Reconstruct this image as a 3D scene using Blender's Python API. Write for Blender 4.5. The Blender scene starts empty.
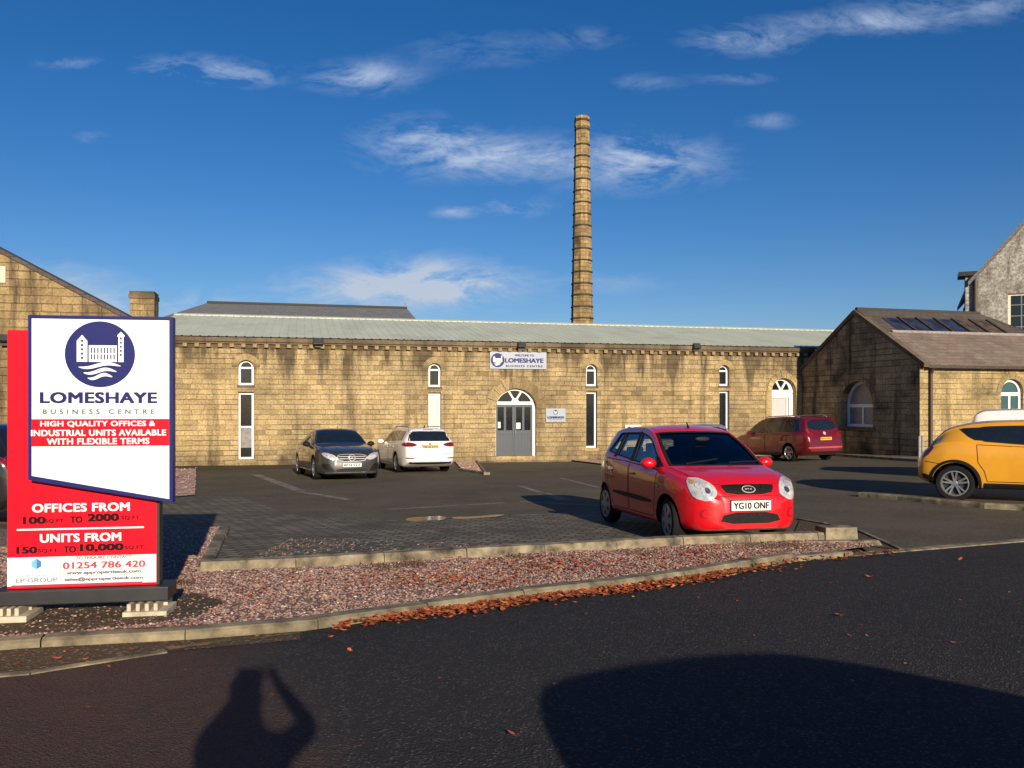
import bpy, bmesh, math, random
import numpy as np
from mathutils import Vector, Matrix, geometry
from mathutils.bvhtree import BVHTree
R = math.radians
random.seed(7)
sc = bpy.context.scene
COL = sc.collection
F, CX, HY, CH = 830.0, 512.0, 404.0, 1.6      # focal length in px, principal column, horizon row, camera height

# ------------------------------------------------------------------ ground shape and pixel -> ground
def gz(X, Y):
    z = -.0286*max(0, Y-5) if Y < 38 else -.944
    return z + .027*min(max(0, X-5), 20)*min(1, max(0, (Y-14)/8))
def G(px, py):
    z = 0
    for _ in range(40):
        Y = F*(CH-z)/(py-HY); X = (px-CX)/F*Y; z = .5*z+.5*gz(X, Y)
    return (X, Y)
def hit(px, py, O, ang, back=0.0):
    """pixel -> (s, z) on the vertical plane through O running at angle ang, pushed back by `back`"""
    u = (math.cos(ang), math.sin(ang)); b = (-u[1], u[0])
    ox, oy = O[0]+b[0]*back, O[1]+b[1]*back
    t = (px-CX)/F
    s = (t*oy-ox)/(u[0]-t*u[1]); Y = oy+u[1]*s
    return s, CH-(py-HY)*Y/F

# ------------------------------------------------------------------ materials
def rgb(r, g, b):
    f = lambda c: (c/255/12.92) if c/255 <= .04045 else ((c/255+.055)/1.055)**2.4
    return (f(r), f(g), f(b), 1)
class NT:
    def __init__(s, nt): s.nt = nt; s.n = nt.nodes; s.l = nt.links
    def node(s, t, **k):
        n = s.n.new(t)
        for a, v in k.items():
            if a == 'ins':
                for i, x in v.items():
                    if hasattr(x, 'is_linked') or isinstance(x, bpy.types.NodeSocket): s.l.new(x, n.inputs[i])
                    else: n.inputs[i].default_value = x
            else: setattr(n, a, v)
        return n
    def math(s, op, a, b=0, c=None, clamp=False):
        n = s.n.new('ShaderNodeMath'); n.operation = op; n.use_clamp = clamp
        for i, x in enumerate((a, b) if c is None else (a, b, c)):
            if isinstance(x, bpy.types.NodeSocket): s.l.new(x, n.inputs[i])
            else: n.inputs[i].default_value = x
        return n.outputs[0]
    def mix(s, f, a, b, mode='MIX'):
        n = s.n.new('ShaderNodeMix'); n.data_type = 'RGBA'; n.blend_type = mode
        for i, x in ((0, f), (6, a), (7, b)):
            if isinstance(x, bpy.types.NodeSocket): s.l.new(x, n.inputs[i])
            else: n.inputs[i].default_value = x
        return n.outputs[2]
    def noise(s, vec, scale, detail=4, rough=.6, dist=0):
        n = s.node('ShaderNodeTexNoise'); n.inputs['Scale'].default_value = scale
        n.inputs['Detail'].default_value = detail; n.inputs['Roughness'].default_value = rough
        n.inputs['Distortion'].default_value = dist
        if vec is not None: s.l.new(vec, n.inputs['Vector'])
        return n.outputs['Fac']
    def ramp(s, f, stops):
        n = s.n.new('ShaderNodeValToRGB'); e = n.color_ramp.elements
        while len(e) < len(stops): e.new(.5)
        for i, (p, c) in enumerate(stops):
            e[i].position = p; e[i].color = c if hasattr(c, '__len__') else (c, c, c, 1)
        s.l.new(f, n.inputs[0]); return n.outputs[0]
    def mapping(s, vec, sc_=(1, 1, 1), loc=(0, 0, 0)):
        n = s.n.new('ShaderNodeMapping'); n.inputs['Scale'].default_value = sc_; n.inputs['Location'].default_value = loc
        s.l.new(vec, n.inputs[0]); return n.outputs[0]
MATS = {}
def newmat(name):
    m = bpy.data.materials.new(name); m.use_nodes = True
    t = NT(m.node_tree); b = m.node_tree.nodes['Principled BSDF']
    return m, t, b
def plain(name, col, rough=.5, metal=0, coat=0, var=.08, scale=8, bump=0, emit=None, spec=.5):
    """procedural: slight tone and gloss variation over a base colour"""
    if name in MATS: return MATS[name]
    m, t, b = newmat(name)
    tc = t.node('ShaderNodeTexCoord').outputs['Object']
    n = t.noise(tc, scale, 5)
    c2 = tuple(max(0, c*max(.12, 1-var*2)) for c in col[:3])+(1,)
    c1 = tuple(min(1, c*(1+var)) for c in col[:3])+(1,)
    t.l.new(t.mix(t.ramp(n, [(.3, 0), (.7, 1)]), c2, c1), b.inputs['Base Color'])
    t.l.new(t.math('MULTIPLY_ADD', n, .18, rough-.09), b.inputs['Roughness'])
    b.inputs['Metallic'].default_value = metal; b.inputs['Coat Weight'].default_value = coat
    b.inputs['Coat Roughness'].default_value = .04
    b.inputs['Specular IOR Level'].default_value = spec
    if bump:
        bn = t.node('ShaderNodeBump'); bn.inputs['Strength'].default_value = bump; bn.inputs['Distance'].default_value = .01
        t.l.new(t.noise(tc, scale*6, 5), bn.inputs['Height']); t.l.new(bn.outputs[0], b.inputs['Normal'])
    MATS[name] = m; return m
def stone(name, c_lo, c_hi, c_dark, ch=.25, bw=.62, mortar=.008, soot=.5, top=None, mortcol=None, sootscale=.35, dist=.03):
    m, t, b = newmat(name)
    uv = t.node('ShaderNodeUVMap').outputs['UV']
    nz = t.node('ShaderNodeTexNoise'); nz.inputs['Scale'].default_value = .9; nz.inputs['Detail'].default_value = 2; t.l.new(uv, nz.inputs['Vector'])
    off = t.node('ShaderNodeVectorMath', operation='MULTIPLY_ADD'); t.l.new(nz.outputs['Color'], off.inputs[0])
    off.inputs[1].default_value = (dist*6, dist, 0); t.l.new(uv, off.inputs[2])
    v = off.outputs[0]
    def brick(w, h, mo, o, freq=2, sq=1.0):
        n = t.node('ShaderNodeTexBrick'); n.offset = o; n.offset_frequency = freq; n.squash = sq; n.squash_frequency = 3
        n.inputs['Color1'].default_value = (0, 0, 0, 1); n.inputs['Color2'].default_value = (1, 1, 1, 1)
        n.inputs['Mortar'].default_value = (.5, .5, .5, 1)
        n.inputs['Scale'].default_value = 1; n.inputs['Mortar Size'].default_value = mo; n.inputs['Mortar Smooth'].default_value = .35
        n.inputs['Brick Width'].default_value = w; n.inputs['Row Height'].default_value = h; t.l.new(v, n.inputs['Vector'])
        return n
    bk = brick(bw, ch, mortar, .43, 2, .72)
    fine = t.noise(v, 14, 8, .7); med = t.noise(v, 2.2, 5, .6); big = t.noise(uv, sootscale, 5, .65, .3)
    streak = t.noise(t.mapping(uv, (1.3, .16, 1)), 1.0, 5, .62)
    fac = t.math('ADD', t.math('MULTIPLY', bk.outputs['Color'], .5), t.math('MULTIPLY_ADD', med, 1.3, -.38), clamp=True)
    c = t.mix(fac, c_lo, c_hi)
    # odd stones, much browner or paler
    odd = t.ramp(bk.outputs['Color'], [(0, 1), (.12, 0), (.86, 0), (.95, .6)])
    c = t.mix(t.math('MULTIPLY', odd, .6), c, tuple(x*.55 for x in c_lo[:3])+(1,))
    c = t.mix(t.ramp(fine, [(.36, .55), (.56, 0)]), c, c_dark)
    sm = t.math('MAXIMUM', t.ramp(big, [(.46, 0), (.66, 1)]), t.ramp(streak, [(.49, 0), (.64, 1)]))
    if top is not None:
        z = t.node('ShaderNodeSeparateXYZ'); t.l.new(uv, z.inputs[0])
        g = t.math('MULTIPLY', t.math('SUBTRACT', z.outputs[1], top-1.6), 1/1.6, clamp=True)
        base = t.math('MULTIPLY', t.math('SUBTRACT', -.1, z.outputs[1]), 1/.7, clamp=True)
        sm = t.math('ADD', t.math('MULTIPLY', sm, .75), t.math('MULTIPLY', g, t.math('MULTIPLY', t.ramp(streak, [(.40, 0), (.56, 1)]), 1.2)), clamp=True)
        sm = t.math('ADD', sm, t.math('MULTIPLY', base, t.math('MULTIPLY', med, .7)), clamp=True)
    sm = t.math('MULTIPLY', sm, t.math('MULTIPLY_ADD', med, .9, .45), clamp=True)
    c = t.mix(t.math('MULTIPLY', sm, soot), c, c_dark)
    # joints: darker where soot gathers, otherwise only a little darker than the stone
    jf = t.math('MULTIPLY', bk.outputs['Fac'], t.ramp(t.noise(uv, .55, 4), [(.40, .16), (.60, 1)]))
    sy = t.node('ShaderNodeSeparateXYZ'); t.l.new(v, sy.inputs[0])
    row = t.ramp(t.math('PINGPONG', t.math('MULTIPLY', sy.outputs[1], 1/ch), .5), [(.02, 1), (.10, 0)])
    pt = t.ramp(t.noise(t.mapping(uv, (.5, 1.2, 1), (7, 3, 0)), .9, 5, .65), [(.40, .12), (.60, 1)])
    jf = t.math('MAXIMUM', t.math('MULTIPLY', jf, .6), t.math('MULTIPLY', t.math('MULTIPLY', row, pt), t.math('MULTIPLY_ADD', fine, 1.4, .1, clamp=True)))
    c = t.mix(jf, c, mortcol or tuple(x*.5 for x in c_dark[:3])+(1,))
    t.l.new(c, b.inputs['Base Color']); b.inputs['Roughness'].default_value = .92; b.inputs['Specular IOR Level'].default_value = .2
    h = t.math('SUBTRACT', t.math('ADD', t.math('MULTIPLY', fine, .5), t.math('MULTIPLY', bk.outputs['Color'], .5)), t.math('MULTIPLY', bk.outputs['Fac'], 1.4))
    bn = t.node('ShaderNodeBump'); bn.inputs['Strength'].default_value = .8; bn.inputs['Distance'].default_value = .02
    t.l.new(h, bn.inputs['Height']); t.l.new(bn.outputs[0], b.inputs['Normal'])
    MATS[name] = m; return m
BUFF_LO, BUFF_HI, SOOT = (.36, .265, .13, 1), (.62, .465, .245, 1), (.055, .043, .030, 1)
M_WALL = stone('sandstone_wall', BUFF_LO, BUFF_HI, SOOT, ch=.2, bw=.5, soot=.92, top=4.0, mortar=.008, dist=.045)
M_WALL_L = stone('sandstone_wall_big', (.22, .15, .07, 1), (.50, .36, .175, 1), SOOT, ch=.25, bw=.6, soot=1., mortar=.011)
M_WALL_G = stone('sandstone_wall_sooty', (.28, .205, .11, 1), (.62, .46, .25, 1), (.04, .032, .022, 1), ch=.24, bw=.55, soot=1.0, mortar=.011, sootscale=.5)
M_WALL_S = stone('sandstone_wall_side', (.36, .26, .12, 1), (.60, .45, .22, 1), SOOT, ch=.2, bw=.5, soot=.85)
M_TRIM = stone('sandstone_trim', (.32, .23, .11, 1), (.60, .45, .23, 1), SOOT, ch=3, bw=4, mortar=0, soot=.55)
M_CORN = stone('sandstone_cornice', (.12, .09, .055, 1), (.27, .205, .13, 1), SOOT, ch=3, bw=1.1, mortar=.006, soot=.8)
M_CHIM = stone('chimney_stone', (.30, .20, .085, 1), (.62, .44, .20, 1), (.06, .045, .03, 1), ch=.32, bw=.5, soot=.95, sootscale=.22, mortar=.02)
M_HARL, t, b = newmat('harled_render')
tc = t.node('ShaderNodeUVMap').outputs['UV']
n1 = t.noise(tc, 1.1, 8, .75, .4); n2 = t.noise(tc, 7, 5, .7); n3 = t.noise(t.mapping(tc, (2.2, .35, 1)), 1, 5)
c = t.mix(t.ramp(n2, [(.38, 0), (.62, 1)]), (.20, .185, .16, 1), (.50, .475, .43, 1))
c = t.mix(t.ramp(n1, [(.44, 0), (.66, .9)]), c, (.10, .085, .065, 1)); c = t.mix(t.ramp(n3, [(.5, 0), (.72, .8)]), c, (.07, .055, .045, 1))
t.l.new(c, b.inputs['Base Color']); b.inputs['Roughness'].default_value = .95
bn = t.node('ShaderNodeBump'); bn.inputs['Distance'].default_value = .04; t.l.new(t.noise(tc, 9, 6, .8), bn.inputs['Height']); t.l.new(bn.outputs[0], b.inputs['Normal'])

def slate(name, c1, c2, bw, bh, patch=(.1, .1, .08, 1)):
    m, t, b = newmat(name); uv = t.node('ShaderNodeUVMap').outputs['UV']
    n = t.node('ShaderNodeTexBrick'); n.inputs['Color1'].default_value = c1; n.inputs['Color2'].default_value = c2
    n.inputs['Mortar'].default_value = tuple(x*.4 for x in c1[:3])+(1,); n.inputs['Scale'].default_value = 1
    n.inputs['Mortar Size'].default_value = .008; n.inputs['Brick Width'].default_value = bw; n.inputs['Row Height'].default_value = bh
    t.l.new(uv, n.inputs['Vector'])
    c = t.mix(t.ramp(t.noise(uv, .9, 6, .7), [(.42, 0), (.7, .75)]), n.outputs['Color'], patch)
    c = t.mix(t.ramp(t.noise(uv, 6, 5, .7), [(.5, 0), (.75, .5)]), c, tuple(x*1.6 for x in c1[:3])+(1,))
    t.l.new(c, b.inputs['Base Color']); b.inputs['Roughness'].default_value = .8
    bn = t.node('ShaderNodeBump'); bn.inputs['Strength'].default_value = .7; bn.inputs['Distance'].default_value = .02; bn.invert = True
    t.l.new(n.outputs['Fac'], bn.inputs['Height']); t.l.new(bn.outputs[0], b.inputs['Normal']); return m
M_STONESLATE = slate('stone_slates', (.17, .125, .1, 1), (.235, .175, .14, 1), .45, .26, (.09, .075, .055, 1))
M_SLATE = slate('grey_slates', (.115, .12, .135, 1), (.15, .155, .17, 1), .3, .22, (.13, .13, .13, 1))
M_DARKSLATE = slate('brown_slates', (.06, .045, .04, 1), (.09, .068, .055, 1), .3, .22)

M_METALROOF, t, b = newmat('pale_green_metal_roof')
tc = t.node('ShaderNodeTexCoord').outputs['Object']
c = t.mix(t.noise(t.mapping(tc, (1, .15, 1)), 1.2, 5), (.38, .41, .32, 1), (.62, .65, .53, 1))
c = t.mix(t.ramp(t.noise(tc, .5, 6), [(.5, 0), (.75, .35)]), c, (.22, .22, .18, 1))
t.l.new(c, b.inputs['Base Color']); b.inputs['Roughness'].default_value = .6

def asphalt(name, dark, light, scale=60, patch=None, rough=.85, spk=.12, bump=.5, patchf=None, worn=.5):
    m, t, b = newmat(name); tc = t.node('ShaderNodeTexCoord').outputs['Object']
    f1 = t.noise(tc, scale, 3, .8); f2 = t.noise(tc, .6, 6, .7, .3); f3 = t.noise(tc, 4, 6, .7)
    vor = t.node('ShaderNodeTexVoronoi'); vor.inputs['Scale'].default_value = scale*1.3; t.l.new(tc, vor.inputs['Vector'])
    c = t.mix(t.math('MULTIPLY_ADD', f2, worn, t.math('MULTIPLY', f1, 1-worn)), dark, light)
    sp = t.ramp(t.node('ShaderNodeSeparateColor', ins={0: vor.outputs['Color']}).outputs[0], [(.86, 0), (.93, 1)])
    c = t.mix(t.math('MULTIPLY', sp, spk), c, (.5, .46, .42, 1))
    if patchf: c = patchf(t, tc, c, f3)
    c = t.mix(t.ramp(f3, [(.55, 0), (.8, .5)]), c, tuple(x*.55 for x in dark[:3])+(1,))
    t.l.new(c, b.inputs['Base Color']); b.inputs['Roughness'].default_value = rough; b.inputs['Specular IOR Level'].default_value = .14
    bn = t.node('ShaderNodeBump'); bn.inputs['Strength'].default_value = bump; bn.inputs['Distance'].default_value = .012
    t.l.new(t.math('ADD', vor.outputs['Distance'], t.math('MULTIPLY', f1, .8)), bn.inputs['Height']); t.l.new(bn.outputs[0], b.inputs['Normal'])
    return m
def redpatch(t, tc, c, f3):
    s = t.node('ShaderNodeSeparateXYZ'); t.l.new(tc, s.inputs[0])
    e = t.math('ADD', t.math('ADD', s.outputs[0], t.math('MULTIPLY', t.math('SUBTRACT', s.outputs[1], 4.5), .55)), t.math('MULTIPLY', t.math('SUBTRACT', t.noise(tc, 2.2, 5), .5), .8))
    k = t.ramp(t.math('MULTIPLY_ADD', e, -1.6, -1.5, clamp=True), [(0, 0), (1, 1)])
    k = t.math('MULTIPLY', k, t.ramp(f3, [(.32, .45), (.6, 1)]))
    c = t.mix(t.math('MULTIPLY', k, .8), c, (.085, .05, .04, 1))
    # a worn reddish trail and a pale tyre-scuffed seam
    w = t.ramp(t.noise(t.mapping(tc, (.5, .18, 1), (3, 1, 0)), 1.2, 5, .7), [(.56, 0), (.7, .5)])
    return t.mix(w, c, (.06, .042, .04, 1))
M_ROAD = asphalt('road_asphalt', (.011, .011, .013, 1), (.054, .052, .052, 1), 64, patchf=redpatch, spk=.12, bump=1.0, rough=.75, worn=.3)
M_CARPARK = asphalt('car_park_asphalt', (.024, .021, .015, 1), (.20, .168, .112, 1), 45, spk=.14, bump=.4, worn=.8)
M_GROUND = asphalt('bare_ground', (.03, .026, .02, 1), (.09, .075, .055, 1), 30, spk=.2)
M_DIRT = asphalt('dirt', (.045, .032, .019, 1), (.15, .105, .06, 1), 40, spk=.25, bump=1)

def gravel(name, cols, scale, bump=1.0, gap=.8):
    m, t, b = newmat(name); tc = t.node('ShaderNodeTexCoord').outputs['Object']
    v = t.node('ShaderNodeTexVoronoi'); v.inputs['Scale'].default_value = scale; t.l.new(tc, v.inputs['Vector'])
    r = t.node('ShaderNodeSeparateColor', ins={0: v.outputs['Color']}).outputs[0]
    c = t.ramp(r, [(i/(len(cols)-1), q) for i, q in enumerate(cols)])
    c = t.mix(t.ramp(v.outputs['Distance'], [(.3, 0), (.75, gap)]), c, (.07, .045, .038, 1))
    c = t.mix(t.ramp(t.noise(tc, 1.3, 6, .7), [(.55, 0), (.75, .5)]), c, (.09, .06, .04, 1))
    t.l.new(c, b.inputs['Base Color']); b.inputs['Roughness'].default_value = .9
    bn = t.node('ShaderNodeBump'); bn.inputs['Strength'].default_value = bump; bn.inputs['Distance'].default_value = .02; bn.invert = True
    t.l.new(v.outputs['Distance'], bn.inputs['Height']); t.l.new(bn.outputs[0], b.inputs['Normal']); return m
PINKS = [(.16, .085, .07, 1), (.26, .145, .12, 1), (.36, .22, .18, 1), (.21, .135, .11, 1), (.48, .36, .30, 1)]
M_GRAVEL = gravel('pink_gravel', PINKS, 42)
M_GRAVEL2 = gravel('pale_pink_gravel', [tuple(min(1, x*1.9) for x in p[:3])+(1,) for p in PINKS], 30, .7, .25)
def pebblemat():
    m, t, b = newmat('pink_pebbles'); g = t.node('ShaderNodeNewGeometry')
    c = t.ramp(g.outputs['Random Per Island'], [(0, PINKS[0]), (.3, PINKS[1]), (.55, PINKS[2]), (.75, (.22, .15, .12, 1)), (.94, (.42, .29, .23, 1)), (1, (.6, .52, .45, 1))])
    t.l.new(c, b.inputs['Base Color']); b.inputs['Roughness'].default_value = .85; return m
M_PEBBLE = pebblemat()
def leafmat():
    m, t, b = newmat('fallen_leaf'); g = t.node('ShaderNodeNewGeometry')
    c = t.ramp(g.outputs['Random Per Island'], [(0, (.10, .028, .012, 1)), (.3, (.34, .07, .022, 1)), (.6, (.5, .12, .035, 1)), (.85, (.2, .055, .02, 1)), (1, (.65, .33, .12, 1))])
    t.l.new(c, b.inputs['Base Color']); b.inputs['Roughness'].default_value = .7; return m
M_LEAF = leafmat()
M_PAVERS, t, b = newmat('block_pavers')
tc = t.node('ShaderNodeTexCoord').outputs['Object']
mp = t.node('ShaderNodeMapping'); mp.inputs['Rotation'].default_value = (0, 0, R(16)); t.l.new(tc, mp.inputs[0])
n = t.node('ShaderNodeTexBrick'); n.inputs['Color1'].default_value = (.09, .077, .052, 1); n.inputs['Color2'].default_value = (.22, .185, .13, 1)
n.inputs['Mortar'].default_value = (.020, .018, .010, 1); n.inputs['Scale'].default_value = 1; n.inputs['Mortar Size'].default_value = .016
n.inputs['Brick Width'].default_value = .25; n.inputs['Row Height'].default_value = .125; t.l.new(mp.outputs[0], n.inputs['Vector'])
c = t.mix(t.ramp(t.noise(tc, .8, 7, .7), [(.48, 0), (.66, .8)]), n.outputs['Color'], (.045, .041, .030, 1))
c = t.mix(t.ramp(t.noise(tc, 30, 3, .8), [(.62, 0), (.75, .4)]), c, (.2, .16, .12, 1))
t.l.new(c, b.inputs['Base Color']); b.inputs['Roughness'].default_value = .85
bn = t.node('ShaderNodeBump'); bn.inputs['Distance'].default_value = .015; bn.invert = True; t.l.new(n.outputs['Fac'], bn.inputs['Height']); t.l.new(bn.outputs[0], b.inputs['Normal'])
def worn(name, col, under, thr=(.42, .58), scale=6):
    m, t, b = newmat(name); tc = t.node('ShaderNodeTexCoord').outputs['Object']
    c = t.mix(t.ramp(t.noise(tc, scale, 7, .75), [(thr[0], 0), (thr[1], 1)]), under, col)
    t.l.new(c, b.inputs['Base Color']); b.inputs['Roughness'].default_value = .8; return m
M_LINE = worn('worn_white_paint', (.27, .235, .18, 1), (.085, .073, .052, 1), (.38, .62), 3)
M_LINE2 = worn('fresher_white_paint', (.6, .58, .54, 1), (.15, .13, .11, 1), (.3, .45))
M_YEL = worn('worn_yellow_paint', (.35, .2, .05, 1), (.07, .06, .04, 1), (.45, .6), 9)
M_KERB = plain('kerb_concrete', (.25, .205, .135, 1), .9, var=.5, scale=5, bump=.6)
M_KERB2 = plain('kerb_mossy', (.20, .165, .105, 1), .9, var=.6, scale=4, bump=.6)
M_WHITE = plain('white_upvc', (.80, .80, .78, 1), .35, var=.02)
M_NAVY = plain('navy_vinyl', rgb(30, 36, 98), .4, var=.03, spec=.2)
M_RED = plain('red_vinyl', (.74, .004, .018, 1), .45, var=.03, spec=.15)
M_SIGNW = plain('white_vinyl', (.82, .82, .82, 1), .35, var=.01)
M_BLACKTXT = plain('dark_lettering', (.02, .006, .008, 1), .7, spec=.1)
M_REDTXT = plain('red_lettering', (.62, .03, .05, 1), .5)
M_GREYTXT = plain('grey_lettering', (.14, .145, .15, 1), .5)
M_BLK = plain('black_metal', (.018, .018, .02, 1), .5)
M_GREYDOOR = plain('grey_door_paint', (.045, .056, .078, 1), .45, var=.05)
M_GREYSIGN = plain('grey_sign_board', (.31, .35, .42, 1), .4, var=.03)
M_CREAM = plain('cream_block', (.50, .43, .31, 1), .8, var=.2, bump=.3)
M_WOOD = plain('weathered_wood', (.35, .25, .14, 1), .8, var=.3)
M_PIPE = plain('brown_pipe', (.06, .04, .03, 1), .6, var=.2)
M_GPIPE = plain('grey_pipe', (.25, .24, .22, 1), .6, var=.2)
M_GLASSD = plain('dark_window_glass', (.012, .014, .016, 1), .12, spec=.7, var=.1)
M_GLASSB = plain('blue_roof_glass', (.035, .04, .065, 1), .25, var=.4, scale=2)
M_BLIND = plain('pale_blind', (.5, .52, .48, 1), .5, var=.05)
M_BLIND2 = plain('lilac_blind', (.50, .46, .47, 1), .5, var=.05)
M_IRON = plain('iron_band', (.05, .035, .025, 1), .8, var=.3)
M_STEEL = plain('steel_post', (.3, .3, .3, 1), .5, var=.2)

# ------------------------------------------------------------------ mesh helpers
def tag(o, label=None, cat=None, group=None, kind=None):
    if label: o['label'] = label
    if cat: o['category'] = cat
    if group: o['group'] = group
    if kind: o['kind'] = kind
    return o
def empty(name, loc=(0, 0, 0), rz=0, label=None, cat=None, group=None):
    o = bpy.data.objects.new(name, None); COL.objects.link(o); o.location = loc; o.rotation_euler = (0, 0, rz)
    o.empty_display_size = .2
    return tag(o, label, cat, group)
def box_uv(me):
    uv = me.uv_layers.new(name='UVMap') if not me.uv_layers else me.uv_layers[0]
    for p in me.polygons:
        n = p.normal
        h = Vector((n.x, n.y))
        if abs(n.z) > .9: fx = lambda c: (c.x, c.y)
        else:
            d = Vector((-n.y, n.x, 0)); 
            d = d.normalized() if d.length > 1e-6 else Vector((1, 0, 0))
            if abs(n.z) < .15:
                fx = (lambda c: (c.x, c.z)) if abs(n.y) >= abs(n.x) else (lambda c: (c.y, c.z))
            else:
                e = n.cross(d).normalized(); fx = lambda c, d=d, e=e: (c.dot(d), c.dot(e))
        for li in p.loop_indices: uv.data[li].uv = fx(me.vertices[me.loops[li].vertex_index].co)
class MB:
    def __init__(s): s.b = bmesh.new()
    def _put(s, pts, faces, mi=0):
        vs = [s.b.verts.new(p) for p in pts]
        for f in faces:
            try: q = s.b.faces.new([vs[i] for i in f]); q.material_index = mi
            except ValueError: pass
        return vs
    def box(s, x0, x1, y0, y1, z0, z1, mi=0, bev=0):
        P = [(x, y, z) for z in (z0, z1) for y in (y0, y1) for x in (x0, x1)]
        vs = s._put(P, [(0, 2, 3, 1), (4, 5, 7, 6), (0, 1, 5, 4), (2, 6, 7, 3), (0, 4, 6, 2), (1, 3, 7, 5)], mi)
        if bev:
            es = list({e for v in vs for e in v.link_edges})
            bmesh.ops.bevel(s.b, geom=es, offset=bev, segments=2, affect='EDGES', profile=.5)
        return s
    def prism(s, poly, a, b_, plane='xz', mi=0):
        """extrude a 2-D polygon from a to b along the third axis"""
        f = {'xz': lambda p, q: (p[0], q, p[1]), 'yz': lambda p, q: (q, p[0], p[1]), 'xy': lambda p, q: (p[0], p[1], q)}[plane]
        n = len(poly)
        s._put([f(p, a) for p in poly]+[f(p, b_) for p in poly], [tuple(range(n)), tuple(range(2*n-1, n-1, -1))]+[(i, n+i, n+(i+1) % n, (i+1) % n) for i in range(n)], mi)
        return s
    def ring(s, outer, inner, a, b_, mi=0):
        n = len(outer); f = lambda p, q: (p[0], q, p[1])
        P = [f(p, a) for p in outer]+[f(p, a) for p in inner]+[f(p, b_) for p in outer]+[f(p, b_) for p in inner]
        fs = []
        for i in range(n):
            j = (i+1) % n
            fs += [(i, j, n+j, n+i), (2*n+i, 3*n+i, 3*n+j, 2*n+j), (i, 2*n+i, 2*n+j, j), (n+i, n+j, 3*n+j, 3*n+i)]
        s._put(P, fs, mi); return s
    def tube(s, pts, r, n=8, mi=0):
        pts = [Vector(p) for p in pts]; rings = []
        for i, p in enumerate(pts):
            d = (pts[min(i+1, len(pts)-1)]-pts[max(i-1, 0)]).normalized()
            a = d.orthogonal().normalized() if i == 0 else (a_prev-d*a_prev.dot(d)).normalized()
            a_prev = a; c = d.cross(a); rr = r[i] if hasattr(r, '__len__') else r
            rings.append([s.b.verts.new(p+rr*(a*math.cos(2*math.pi*k/n)+c*math.sin(2*math.pi*k/n))) for k in range(n)])
        for q in range(len(rings)-1):
            for k in range(n):
                f = s.b.faces.new([rings[q][k], rings[q][(k+1) % n], rings[q+1][(k+1) % n], rings[q+1][k]]); f.material_index = mi
        for q in (rings[0], rings[-1]): s.b.faces.new(q).material_index = mi
        return s
    def lathe(s, prof, cen, axis='y', n=32, mi=0):
        """prof: (radius, axial) closed or open profile"""
        rings = []
        for r, a in prof:
            rg = []
            for k in range(n):
                t_ = 2*math.pi*k/n; u, v = r*math.cos(t_), r*math.sin(t_)
                p = {'y': (u, a, v), 'z': (u, v, a), 'x': (a, u, v)}[axis]
                rg.append(s.b.verts.new((cen[0]+p[0], cen[1]+p[1], cen[2]+p[2])))
            rings.append(rg)
        for q in range(len(rings)-1):
            for k in range(n):
                f = s.b.faces.new([rings[q][k], rings[q][(k+1) % n], rings[q+1][(k+1) % n], rings[q+1][k]]); f.material_index = mi
        return s
    def ell(s, c, r, n=12, mi=0):
        prof = [(max(1e-4, math.sin(math.pi*i/n)), -math.cos(math.pi*i/n)) for i in range(n+1)]
        before = set(s.b.verts); s.lathe(prof, (0, 0, 0), 'z', n*2, mi)
        for v in s.b.verts:
            if v not in before: v.co = Vector((c[0]+v.co.x*r[0], c[1]+v.co.y*r[1], c[2]+v.co.z*r[2]))
        return s
    def build(s, name, mats, parent=None, smooth=False, uv=True, keep=False, norm=True):
        bmesh.ops.remove_doubles(s.b, verts=s.b.verts, dist=1e-5)
        if norm: bmesh.ops.recalc_face_normals(s.b, faces=s.b.faces)
        me = bpy.data.meshes.new(name); s.b.to_mesh(me)
        if not keep: s.b.free()
        for m in (mats if isinstance(mats, (list, tuple)) else [mats]): me.materials.append(m)
        if smooth:
            for p in me.polygons: p.use_smooth = True
            me.set_sharp_from_angle(angle=R(smooth if smooth is not True else 40))
        if uv: box_uv(me)
        o = bpy.data.objects.new(name, me); COL.objects.link(o); o.parent = parent
        return o
def boolean(o, cutters, op='DIFFERENCE'):
    me0 = o.data
    mods = []
    for c in cutters:
        m = o.modifiers.new('b', 'BOOLEAN'); m.operation = op; m.solver = 'EXACT'; m.object = c; m.material_mode = 'INDEX'
        mods.append(m)
    dg = bpy.context.evaluated_depsgraph_get(); dg.update()
    me = bpy.data.meshes.new_from_object(o.evaluated_get(dg))
    o.modifiers.clear(); o.data = me; me.name = me0.name
    for c in cutters: bpy.data.objects.remove(c)
    return o
def copy_tree(o, parent=None):
    c = o.copy(); COL.objects.link(c); c.parent = parent
    for ch in o.children: copy_tree(ch, c)
    return c
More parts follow.
